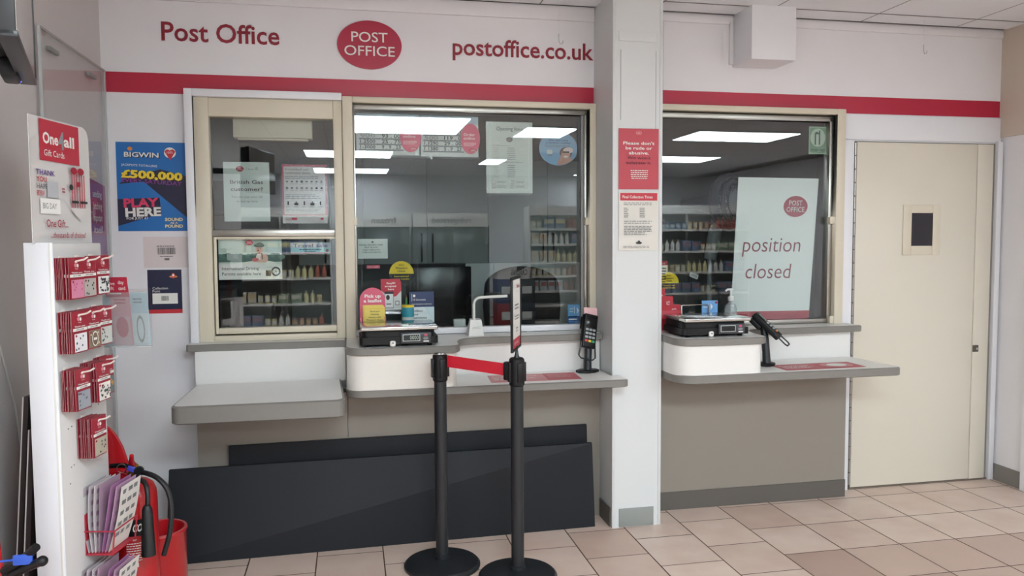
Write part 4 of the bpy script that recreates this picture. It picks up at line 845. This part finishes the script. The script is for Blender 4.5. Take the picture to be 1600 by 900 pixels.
s = psheet(Vector((-.842, -1.262, 1.308)), .082, .07, mat('#B02A40', .4), t=.001, v=(-.10, 0, 1)); s.text('save', .1, .6, .18, PAPER, w=.35); s.text('day', .6, .65, .18, PAPER, w=.25); s.text('gift', .1, .35, .18, PAPER, w=.3); s.text('card', .6, .35, .18, PAPER, w=.28); s.lines(.1, .7, .25, .1, 1, PAPER, .4); tag(s.put('card'), 'red square card sticking up behind the clear pocket', 'card')

# boards between the side wall and the stand
def lboard(xt, xb, y, z1, ln, label):
    m = MB(); t = .016; M0 = FW*ln
    pts = [Vector((xb, y-.015, 0)), Vector((xb+t, y-.015, 0)), Vector((xt+t, y, z1)), Vector((xt, y, z1))]
    vs = pts+[p+M0 for p in pts]
    m.raw(vs, [(4, 5, 6, 7), (0, 4, 7, 3), (1, 2, 6, 5), (3, 7, 6, 2), (0, 1, 5, 4)], mat('#2A2322', .5, key='brown_board')); m.raw(pts, [(0, 1, 2, 3)], mat('#2A2322', .5, key='brown_board'))
    e = [p+Vector((-.001, -.002, 0)) for p in (pts[0], pts[0]+Vector((.004, 0, 0)), pts[3]+Vector((.004, 0, 0)), pts[3])]
    m.raw(e, [(0, 1, 2, 3)], mat('#B8B0AC', .5, key='pale_edge')); bmesh.ops.recalc_face_normals(m.bm, faces=m.bm.faces)
    tag(obj('board', m, smooth=0), label, 'board')
lboard(-1.022, -1.092, -1.52, 1.014, .4, 'taller dark brown board leaning between side wall and card stand')
lboard(-.995, -1.055, -1.56, .917, .4, 'shorter dark brown board leaning against the back of the card stand')
tag(obj('wall_cable', MB().tube([(-1.155, -1.40, 1.35), (-1.155, -1.36, 1.22), (-1.154, -1.333, 1.146), (-1.154, -1.271, 1.016), (-1.155, -1.228, .918), (-1.155, -1.199, .775), (-1.155, -1.198, .60), (-1.155, -1.2, .02)], .0045, mat('#B8B2AE', .5), 8)), 'pale loose cable hanging down the side wall', 'cable')

# fire extinguishers
XR = mat('#B3151E', .28, coat=.4, key='extinguisher_red'); RUB = mat('#17181A', .5, key='rubber')
def spl(P, n=6):
    P = [Vector(p) for p in P]; Q = [P[0]*2-P[1]]+P+[P[-1]*2-P[-2]]; out = []
    for i in range(1, len(Q)-2):
        for k in range(n):
            t = k/n; a, b, c, d = Q[i-1], Q[i], Q[i+1], Q[i+2]
            out.append(.5*((2*b)+(c-a)*t+(2*a-5*b+4*c-d)*t*t+(3*b-a-3*c+d)*t**3))
    return out+[P[-1]]
ex = Vector((-.752, -1.339, 0))
es_ = thing('extinguisher_stand', 'moulded red extinguisher stand with tall curved fin, beside the card stand', 'extinguisher stand', (ex.x, ex.y, 0))
obj('base_dish', MB().lathe([(.150, 0), (.152, .008), (.145, .02), (.134, .03), (.130, .05), (.134, .06), (.124, .06), (.121, .05), (.121, .016), (0, .014)], XR, (ex.x+.012, ex.y+.02, 0), 40), es_)
obj('rear_cup', MB().lathe([(.125, 0), (.126, .01), (.108, .03), (.106, .34), (.112, .35), (.110, .358), (.10, .358), (.096, .35), (.096, .02), (0, .018)], XR, (-.777+.041, -.93-.162, 0), 40), es_)
fin = [(-.10, 0), (.10, 0), (.10, .40), (.07, .60), (.052, .66), (.035, .715), (.015, .755), (-.01, .785), (-.03, .80), (-.06, .78), (-.10, .70)]
obj('fin', MB().prism(fin, 0, .014, XR, M=Matrix(((RT.x, 0, -FW.x, -.865), (RT.y, 0, -FW.y, -1.158), (0, 1, 0, 0), (0, 0, 0, 1))), lip=.004), es_)
exr = Vector((ex.x, ex.y, 0))
te = thing('fire_extinguisher', 'red fire extinguisher with black discharge horn, beside the card stand', 'fire extinguisher', (ex.x, ex.y, .046))
obj('cylinder', MB().lathe([(.06, .046), (.076, .055), (.0765, .06), (.0765, .59), (.074, .62), (.064, .645), (.045, .66), (.024, .667), (.02, .672)], XR, exr, 40), te)
vb = MB().lathe([(.02, .665), (.022, .668), (.022, .69), (.017, .694), (.017, .715), (.01, .72), (0, .72)], mat('#A8853E', .3, .9, key='brass'), exr, 20)
vb.tube([ex+Vector((0, 0, .69)), ex+RT*.03-FW*.02+Vector((0, 0, .69))], .013, STEEL, 12)
obj('valve', vb, te)
obj('lever', MB().tube([ex+Vector((0, 0, .715)), ex+RT*.006-FW*.03+Vector((0, 0, .735)), ex+RT*.018-FW*.05+Vector((0, 0, .765))], [.011, .01, .007], XR, 10), te)
obj('carry_handle', MB().tube(spl([ex+Vector((.0, 0, .705)), ex-RT*.04-FW*.0+Vector((0, 0, .714)), ex-RT*.085+Vector((0, 0, .712))]), .009, BLACK, 10).tube(spl([ex-RT*.02+Vector((0, 0, .675)), ex-RT*.05+Vector((0, 0, .69)), ex-RT*.085+Vector((0, 0, .69))]), .008, XR, 10), te)
obj('safety_tag', MB().box(-.016, .016, -.004, .004, -.010, .010, mat('#3A3FA8', .4, key='tag_blue'), .003, Matrix.Translation(ex+RT*.012-FW*.04+Vector((0, 0, .712))) @ Matrix.Rotation(.4, 4, 'Y')), te)
obj('safety_pin', MB().tube([ex-RT*.03-FW*.03+Vector((.016*math.cos(i*PI/8), 0, .712+.016*math.sin(i*PI/8))) for i in range(17)], .0016, STEEL, 6), te)
obj('gauge', MB().lathe([(0, 0), (.016, 0), (.016, .014), (0, .014)], BLACK, (0, 0, 0), 18, Matrix.Translation(ex+RT*.035-FW*.03+Vector((0, 0, .705))) @ Matrix.Rotation(PI/2, 4, 'X')), te)
hs = MB().tube(spl([ex+RT*.025-FW*.02+Vector((0, 0, .688)), Vector((-.715, -1.43, .69)), Vector((-.685, -1.465, .682)), Vector((-.672, -1.487, .65)), Vector((-.673, -1.491, .60))]), .0085, RUB, 10)
hs.tube(spl([ex+RT*.03-FW*.01+Vector((0, 0, .69)), Vector((-.69, -1.42, .705)), Vector((-.645, -1.45, .692)), Vector((-.61, -1.465, .65)), Vector((-.598, -1.475, .585)), Vector((-.606, -1.48, .50)), Vector((-.63, -1.47, .42))]), .009, RUB, 10)
obj('hose', hs, te)
obj('horn', MB().lathe([(.010, .612), (.014, .606), (.017, .598), (.024, .44), (.024, .434), (.018, .434)], RUB, (-.673, -1.496, 0), 24), te)
pm = math.atan2(-1, .18)
lb = Sheet((0, 0, .475), .085, .06, BLACK, t=.0008, nobase=True)
for k in range(12): lb.poly([(k/12, 0), ((k+1)/12, 0), ((k+1)/12, 1), (k/12, 1)], BLACK, 0)
lb.text('CO2', .42, .28, .45, PAPER, w=.5, bold=.03, shear=.15); lb.wrap(ex.x, ex.y, .0768, pm+.0); obj('label', lb.mb, te, smooth=0)
lb = Sheet((0, 0, .36), .07, .11, XR, t=.0006, nobase=True); lb.text('Powder', .05, .9, .08, PAPER, w=.5); lb.lines(.05, .95, .85, .2, 8, PAPER, .35, .3, 3); lb.rect(.05, .02, .28, .16, PAPER); lb.rect(.36, .02, .6, .16, PAPER); lb.ell(.16, .09, .06, .04, INK, 12); lb.ell(.48, .09, .06, .04, INK, 12); lb.wrap(ex.x, ex.y, .0768, pm+.05); obj('instruction_label', lb.mb, te, smooth=0)
EXS = Vector((-.041, .162, 0))
te.location += EXS+Vector((0, 0, -.031)); es_.location += EXS

e2 = Vector((-.905, -1.975, 0))
t2e = thing('fire_extinguisher', 'fire extinguisher with black levers and blue tag, bottom left corner', 'fire extinguisher', (e2.x, e2.y, 0))
obj('cylinder', MB().lathe([(.05, 0), (.054, .006), (.054, .46), (.05, .50), (.035, .525), (.018, .535), (.018, .545)], XR, e2, 32), t2e)
obj('valve', MB().lathe([(.018, .54), (.02, .545), (.02, .60), (.014, .63), (.01, .645), (0, .645)], BLACK, e2, 18), t2e)
obj('lever', MB().tube([e2+Vector((-.01, 0, .632)), e2+Vector((.05, -.03, .672)), e2+Vector((.09, -.055, .71))], [.012, .013, .011], BLACK, 10), t2e)
obj('carry_handle', MB().tube([e2+Vector((-.01, 0, .61)), e2+Vector((.05, -.03, .645)), e2+Vector((.10, -.06, .672))], [.012, .011, .012], BLACK, 10).ball(e2+Vector((.105, -.062, .674)), .014, BLACK), t2e)
obj('safety_tag', MB().box(-.024, .024, -.004, .004, -.014, .014, mat('#2F55B8', .4, key='tag_blue_bright'), .004, Matrix.Translation(e2+Vector((.055, -.05, .677)))).tube([e2+Vector((-.03, -.04, .672)), e2+Vector((.035, -.05, .678))], .003, mat('#2F55B8', .4, key='tag_blue_bright'), 6), t2e)
obj('safety_pin', MB().tube([e2+Vector((-.035+.02*math.cos(i*PI/8), -.045, .655+.02*math.sin(i*PI/8))) for i in range(17)], .0018, STEEL, 6), t2e)
s2 = thing('extinguisher_stand', 'red extinguisher stand fin cut off by the left picture edge', 'extinguisher stand', (-1.06, -1.78, 0))
fin2 = [(-.14, 0), (.085, 0), (.075, .55), (.058, .78), (.03, .95), (-.01, 1.02), (-.07, 1.04), (-.14, 1.02)]
obj('fin', MB().prism(fin2, 0, .014, XR, M=Matrix(((RT.x, 0, -FW.x, -1.075), (RT.y, 0, -FW.y, -1.745), (0, 1, 0, 0), (0, 0, 0, 1))), lip=.004), s2)
obj('foot', MB().box(-1.15, -.99, -1.83, -1.72, 0, .03, XR, .008), s2)

# television on its bracket, top left
tv0, tv1 = Vector((-.735, -2.135, 1.878)), Vector((-.594, -2.624, 1.878))
tu = (tv0-tv1).normalized(); tn = Vector((tu.y, -tu.x, 0)); TL = (tv0-tv1).length
MT = Matrix(((tu.x, tn.x, 0, tv1.x), (tu.y, tn.y, 0, tv1.y), (0, 0, 1, tv1.z), (0, 0, 0, 1)))
tv = thing('television', 'black wall television on a bracket, cut by the top left corner', 'television', (-.7, -2.4, 1.878))
TVG = mat('#29292B', .4, key='bezel_grey')
obj('bezel', MB().box(0, TL, -.028, 0, 0, .33, TVG, .003, MT), tv)
obj('screen', MB().box(.008, TL-.006, -.001, .0012, .012, .32, mat('#9A948F', .08, key='screen_glass', spec=.8), 0, MT), tv)
obj('edge_strip', MB().box(TL-.008, TL, -.03, .003, 0, .33, BLACK, .001, MT).box(0, TL, -.03, .003, -.002, .010, TVG, .001, MT), tv)
obj('back_cover', MB().box(.02, TL-.04, -.085, -.026, .03, .33, BLACK, .012, MT), tv)
obj('sensor_pod', MB().box(TL-.16, TL-.05, -.06, -.024, -.012, .03, BLACK, .008, MT), tv)
obj('power_light', MB().ball(MT @ Vector((TL-.06, -.03, -.004)), .006, emit('#3A4CFF', 6, 'blue_led')), tv)
obj('bracket', MB().box(-1.16, -.76, -2.37, -2.33, 2.02, 2.06, BLACK, .004).box(-1.16, -1.14, -2.45, -2.25, 1.95, 2.13, BLACK, .003), tv)

# ------------------------------------------------------------------ THE OFFICE BEHIND THE GLASS
KG = mat('#A3ABA8', .45, noise=.02, scale=3, key='cabinet_grey')
def cupboard(x0, x1, label):
    xm = (x0+x1)/2; t = thing('wall_cabinet', label, 'cabinet', (xm, 1.7, 1.33))
    obj('body', MB().box(x0, x1, 1.52, 1.9, 1.33, 2.08, KG), t, smooth=0)
    for a, b, hx in ((x0+.002, xm-.002, xm-.04), (xm+.002, x1-.002, xm+.04)):
        d = obj('door', MB().box(a, b, 1.50, 1.52, 1.33, 2.08, KG, .002), t); obj('handle', MB().tube([(hx, 1.50, 1.345), (hx, 1.475, 1.35), (hx, 1.475, 1.54), (hx, 1.50, 1.545)], .007, BLACK, 8), d)
cupboard(-.36, .09, 'narrow grey wall cupboard at the left inside the office'); cupboard(.092, .99, 'grey wall cupboard with bar handles seen left in the middle window'); cupboard(.992, 1.89, 'grey wall cupboard with bar handles seen right in the middle window')
tag(obj('shutter_box', MB().box(-.57, -.185, -.035, .05, 2.022, 2.125, CREAM, .004).box(-.55, -.205, -.02, .03, 2.012, 2.022, CREAM, .002)), 'cream shutter box behind the top of the left window', 'shutter box')
oc = thing('office_chair', 'black office chair with high rounded back behind the middle counter', 'chair', (1.07, .75, 0))
shp = [(-.24, 0), (.24, 0)]+[(.25, .15)]+[(.22*math.cos(math.radians(a))+.02*math.cos(math.radians(a)), .27+.13*math.sin(math.radians(a))) for a in range(0, 181, 12)]+[(-.25, .15)]
obj('backrest', MB().prism(shp, 0, .07, BLACK, M=Matrix(((1, 0, 0, 1.07), (0, 0, -1, .74), (0, 1, 0, .93), (0, 0, 0, 1))), lip=.02), oc)
obj('seat', MB().prism(rrect(.82, 1.32, .75, 1.22, .08), .44, .52, BLACK, lip=.02), oc); obj('back_bar', MB().box(1.03, 1.11, .74, .78, .46, .98, BLACK, .005), oc); obj('column', MB().lathe([(.03, .08), (.03, .44)], CHAR, (1.07, .98, 0), 16), oc)
for k in range(5):
    a = k*2*PI/5; obj('leg', MB().tube([(1.07, .98, .10), (1.07+.3*math.cos(a), .98+.3*math.sin(a), .06)], [.022, .014], CHAR, 8).ball((1.07+.3*math.cos(a), .98+.3*math.sin(a), .03), .03, BLACK), oc)
mo = thing('monitor', 'dark computer monitor inside the office, below the grey cupboards', 'monitor', (.58, 1.1, .75))
obj('screen', MB().box(.36, .80, 1.08, 1.12, .92, 1.32, BLACKG, .006), mo); obj('stand', MB().box(.54, .62, 1.1, 1.14, .76, 1.0, BLACK, .004).prism(rrect(.46, .70, 1.02, 1.2, .03), .75, .765, BLACK), mo)
tag(obj('added_wall_panel', MB().box(.82, 1.9, 1.485, 1.50, .752, 1.328, mat('#E6EAE8', .5), .002)), 'added pale panel standing in for the office wall under the grey cupboards', 'panel')  # added pale panel that brightens the office wall behind the chair
dk_ = thing('desk', 'office desk running behind the service windows', 'desk', (1, .45, 0))
obj('desk_top', MB().box(-.35, 3.9, .045, .62, .72, .75, mat('#6E6A66', .5), .003), dk_)
for x in (-.3, .8, 1.75, 3.6): obj('leg', MB().box(x, x+.05, .1, .58, 0, .72, GREY), dk_)
obj('rear_top', MB().box(-.4, 1.9, .98, 1.48, .72, .75, mat('#4E4C4A', .5), .003).box(-.4, -.36, .98, 1.46, 0, .72, GREY).box(1.86, 1.9, .98, 1.46, 0, .72, GREY), dk_)
# pedestal fan
fn = thing('pedestal_fan', 'dark pedestal fan on a grey stand inside the right window', 'fan', (2.42, .75, 0))
FC = Vector((2.50, .72, 1.745)); FM = Matrix.Translation(FC) @ Matrix.Rotation(math.radians(62), 4, 'Z') @ Matrix.Rotation(PI/2, 4, 'X')
FD = mat('#4C505A', .3, key='fan_dark')
FZ = Matrix(((1, 0, 0, FC.x), (0, 1, 0, FC.y), (0, 0, 1, FC.z), (0, 0, 0, 1))) @ Matrix.Rotation(math.radians(-58), 4, 'Z') @ Matrix.Rotation(PI/2, 4, 'Y')    # local z points along the fan axis
obj('motor', MB().lathe([(0, -.36), (.035, -.36), (.04, -.35), (.055, -.20), (.085, -.12), (.10, -.06), (0, -.06)], FD, (0, 0, 0), 24, FZ), fn)
gu = MB()
for rr, zz, th in ((.17, 0, .026), (.13, .045, .012), (.155, -.05, .008), (.155, .05, .008), (.10, -.06, .005), (.10, .06, .005)):
    gu.tube([FZ @ Vector((rr*math.cos(i*PI/16), rr*math.sin(i*PI/16), zz)) for i in range(33)], th, FD, 8)
for i in range(30):
    a = i*PI/15; gu.tube([FZ @ Vector((q*math.cos(a), q*math.sin(a), z)) for q, z in ((.04, -.06), (.12, -.06), (.168, 0), (.12, .06), (.04, .06))], .0025, FD, 5)
obj('guard', gu, fn)
obj('hub', MB().lathe([(0, .05), (.085, .05), (.09, .058), (.05, .068), (0, .07)], mat('#9AA0A4', .4), (0, 0, 0), 20, FZ), fn)
for k in range(3):
    a = k*2*PI/3; c_, s_ = math.cos(a), math.sin(a); vs = []
    for q, wd in ((.03, .025), (.08, .05), (.12, .06), (.145, .035)):
        for sg in (-1, 1): vs.append((q*c_-sg*wd*s_, q*s_+sg*wd*c_, sg*.018))
    b_ = MB(); b_.raw(vs+[(x, y, z+.002) for x, y, z in vs], [(0, 1, 3, 2), (2, 3, 5, 4), (4, 5, 7, 6), (10, 11, 9, 8), (12, 13, 11, 10), (14, 15, 13, 12)], mat('#8C9298', .4, key='fan_blade'), FZ); obj('blade', b_, fn)
SG = mat('#B4BAC0', .35, key='fan_stand')
obj('pole', MB().lathe([(.02, .03), (.02, 1.0), (.026, 1.0), (.026, 1.05), (.016, 1.05), (.016, 1.50)], SG, (2.40, .78, 0), 18), fn); obj('tilt_bracket', MB().tube([(2.40, .78, 1.36), (2.42, .765, 1.5), (2.44, .755, 1.62), (2.43, .765, 1.73)], [.04, .045, .04, .03], SG, 12), fn)
obj('base', MB().lathe([(.2, 0), (.2, .015), (.17, .03), (.03, .04)], SG, (2.40, .78, 0), 32), fn)
# pigeon holes with parcels behind the left window
rk = thing('shelf_rack', 'dark rack of parcel shelves inside the left window', 'shelves', (-.72, 1.1, 0))
RD = mat('#4A4744', .6, key='rack_dark')
obj('frame', MB().box(-1.22, -1.19, .95, 1.30, 0, 1.9, RD).box(-.43, -.40, .95, 1.30, 0, 1.9, RD).box(-1.19, -.43, 1.29, 1.30, 0, 1.9, mat('#39383A', .7)), rk, smooth=0)
for z in (.1, .55, .93, 1.30, 1.67): obj('shelf', MB().box(-1.19, -.43, .95, 1.29, z, z+.02, RD), rk, smooth=0)
rnd = random.Random(5)
for z in (.57, .95, 1.32):
    x = -1.17
    while x < -.55:
        w_ = rnd.uniform(.1, .2); h_ = rnd.uniform(.12, .26); tag(obj('parcel', MB().box(x, x+w_, 1.0, 1.22, z, z+h_, mat(rnd.choice(('#6E5F50', '#7A7470', '#5A5A60', '#8A7A66')), .7), .003)), 'parcel on the dark rack behind the left window glass', 'parcel', 'parcels on the dark rack'); x += w_+rnd.uniform(.01, .05)

# ------------------------------------------------------------------ THE SHOP BEHIND THE CAMERA (seen mirrored in the glass)
SHW = mat('#E6E4E0', .5, key='shelf_white'); SHB = mat('#8E8C8A', .6, key='shelf_back')
def gondola(x0, x1, y, zs, fascia, label, d=.42):
    t = thing('shop_shelving', label, 'shelving', ((x0+x1)/2, y-d/2, 0))
    n = max(1, round((x1-x0)/.9))
    f = MB().box(x0, x1, y-d-.02, y-d, 0, fascia+.02, SHB)
    for i in range(n+1): f.box(x0+(x1-x0)*i/n-.012, x0+(x1-x0)*i/n+.012, y-d, y-d+.06 if 0 < i < n else y, 0, fascia, SHW)
    obj('frame', f, t, smooth=0)
    for z in zs: obj('shelf', MB().box(x0, x1, y-d, y, z-.035, z, SHW), t, smooth=0)
    obj('fascia', MB().box(x0, x1, y-.06, y, fascia-.14, fascia, SHW), t, smooth=0)
GZ = {'a': (.18, .45, .68, .92, 1.145, 1.432, 1.678), 'b': (.25, .60, .95, 1.30, 1.66), 'c': (.21, .56, .945, 1.33, 1.68)}
gondola(2.80, 4.60, -8.24, GZ['a'], 2.03, 'white shop shelving mirrored at the right of the middle window')
gondola(4.68, 6.60, -8.24, GZ['b'], 2.05, 'white shop shelving mirrored low in the position closed window')
gondola(-2.6, -.3, -8.24, GZ['c'], 2.0, 'shop shelving mirrored in the lower left window')
def p_box(w_, h_, c1_, c2_): return MB().box(-w_/2, w_/2, -.06, .06, 0, h_, mat(c1_, .5), .002).box(-w_/2+.01, w_/2-.01, .06, .0605, h_*.45, h_*.85, mat(c2_, .5))
def p_can(r_, h_, c1_, c2_): return MB().lathe([(r_*.9, 0), (r_, .004), (r_, h_*.25)], mat(c1_, .4), seg=18).lathe([(r_, h_*.25), (r_, h_*.75)], mat(c2_, .45), seg=18).lathe([(r_, h_*.75), (r_, h_-.006), (r_*.9, h_)], mat(c1_, .4), seg=18)
def p_bot(r_, h_, c1_, c2_): return MB().lathe([(r_*.95, 0), (r_, .005), (r_, h_*.55), (r_*.8, h_*.68), (r_*.35, h_*.8), (r_*.35, h_*.9)], mat(c1_, .3), seg=16).lathe([(r_*.4, h_*.9), (r_*.4, h_), (0, h_)], mat(c2_, .4), seg=16)
protos = []
rnd = random.Random(21)
PAL = ['#D9D4C4', '#B86A5A', '#6A7E9C', '#E0D4A0', '#8E9E80', '#E4E2DE', '#A07A80', '#D9B58A', '#6A6A6E', '#C0CCD0']
for i in range(14):
    c1_, c2_ = rnd.sample(PAL, 2)
    m_ = [p_box(rnd.uniform(.10, .17), rnd.uniform(.13, .19), c1_, c2_), p_can(.038, .115, c1_, c2_), p_bot(.036, rnd.uniform(.17, .2), c1_, c2_)][i % 3]
    me = m_.me('product'); protos.append((me, max(v.co.x for v in me.vertices)*2, max(v.co.z for v in me.vertices), ('packet', 'tin', 'bottle')[i % 3]))
for x0, x1, zs, nm in ((2.84, 4.5, GZ['a'][2:], 'right of the middle window'), (4.72, 6.5, GZ['b'][1:], 'position closed window'), (-2.2, -.34, GZ['c'][0:4], 'lower left window')):
    for z in zs:
        x = x0
        me, wd, ht, nm2 = rnd.choice(protos)
        run = 0
        while x < x1-.1:
            if run == 0: me, wd, ht, nm2 = rnd.choice([p for p in protos if p[2] < .2]); run = rnd.randint(2, 4)
            o = bpy.data.objects.new(nm2, me); COL.objects.link(o); o.location = (x+wd/2, -8.33, z)
            tag(o, 'small %s on the shop shelves mirrored in the %s' % (nm2, nm), nm2, '%ss on the shelves mirrored in the %s' % (nm2, nm)); x += wd+.025; run -= 1
# fridge and freezer cabinets with signs
def fridge(x0, x1, txt, label, tw):
    t = thing('shop_fridge', label, 'fridge', ((x0+x1)/2, -8.5, 0)); n = max(1, round((x1-x0)/.7))
    obj('cabinet', MB().box(x0, x1, -8.95, -8.28, .02, 1.70, mat('#5A5A5C', .5)), t, smooth=0)
    for i in range(n):
        a, b = x0+(x1-x0)*i/n+.02, x0+(x1-x0)*(i+1)/n-.02
        d = obj('door', MB().box(a, b, -8.28, -8.25, .12, 1.66, mat('#3A3D40', .2), .003), t); obj('handle', MB().box(a+.03, a+.05, -8.25, -8.22, .7, 1.2, GREY, .003), d)
    obj('header', MB().box(x0, x1, -8.6, -8.24, 1.705, 1.918, SHW, .003), t)
    s = Sheet((x1, -8.2398, 1.705), x1-x0, .213, SHW, u=(-1, 0, 0), t=.0006, nobase=True); s.text(txt, .5, .28, .42, mat('#3A3634', .5), w=tw, al='c', bold=.01); s.put('lettering', t)
fridge(.10, .90, 'frozen', 'shop freezer with frozen sign, mirrored left in the middle window', .47); fridge(.95, 2.15, 'refrigerated', 'shop fridge with refrigerated sign, mirrored in the middle window', .5)
def beer(x0, x1, z0, z1, c, txt, label):
    t = thing('beer_case', label, 'beer case', ((x0+x1)/2, -7.9, z0)); obj('carton', MB().box(x0, x1, -8.1, -7.72, z0, z1, mat(c, .5), .004), t)
    s = Sheet((x1, -7.7195, z0), x1-x0, z1-z0, PAPER, u=(-1, 0, 0), t=.0005, nobase=True)
    if txt: s.text(txt, .08, .25, .35, INK, w=.5, bold=.02); s.poly([(.08, .95), (.40, .8), (.40, .45), (.1, .75)], INK)
    else: s.rect(.2, .4, .8, .7, PALE)
    s.put('print', t)
tb = thing('pallet', 'low pallet under the beer cases mirrored in the middle window', 'pallet', (2.45, -7.9, 0)); obj('deck', MB().box(2.15, 2.78, -8.14, -7.7, .08, .1, mat('#8A7456', .7)).box(2.15, 2.78, -8.14, -8.06, 0, .08, mat('#8A7456', .7)).box(2.15, 2.78, -7.78, -7.7, 0, .08, mat('#8A7456', .7)), tb, smooth=0)
beer(2.17, 2.68, .90, 1.14, '#D6D6D4', 'CARLING', 'white and black lager case on top of the mirrored beer stack'); beer(2.17, 2.5, .53, .897, '#26346A', '', 'navy beer case under the white lager case'); beer(2.505, 2.76, .53, .897, '#2A2B2E', '', 'black beer case beside the navy one'); beer(2.17, 2.5, .102, .527, '#8A2430', '', 'red beer case at the bottom of the mirrored stack'); beer(2.505, 2.76, .102, .527, '#3A4048', '', 'dark grey beer case at the bottom of the mirrored stack')

# ------------------------------------------------------------------ small fittings
for i, (x, z, lb) in enumerate(((1.077, 2.535, 'clear plastic hanging hook on nylon line above the web address sign'), (3.237, 2.572, 'clear plastic hanging hook on nylon line above the cream door'))):
    tag(obj('ceiling_hook', MB().tube([(x, -.2, 2.738), (x, -.2, z+.03)], .0008, PALE, 6).tube([(x, -.2, z+.03), (x, -.2, z-.005), (x+.008, -.2, z-.022), (x+.02, -.2, z-.018), (x+.024, -.2, z-.004)], .0022, EDG, 8)), lb, 'hook')
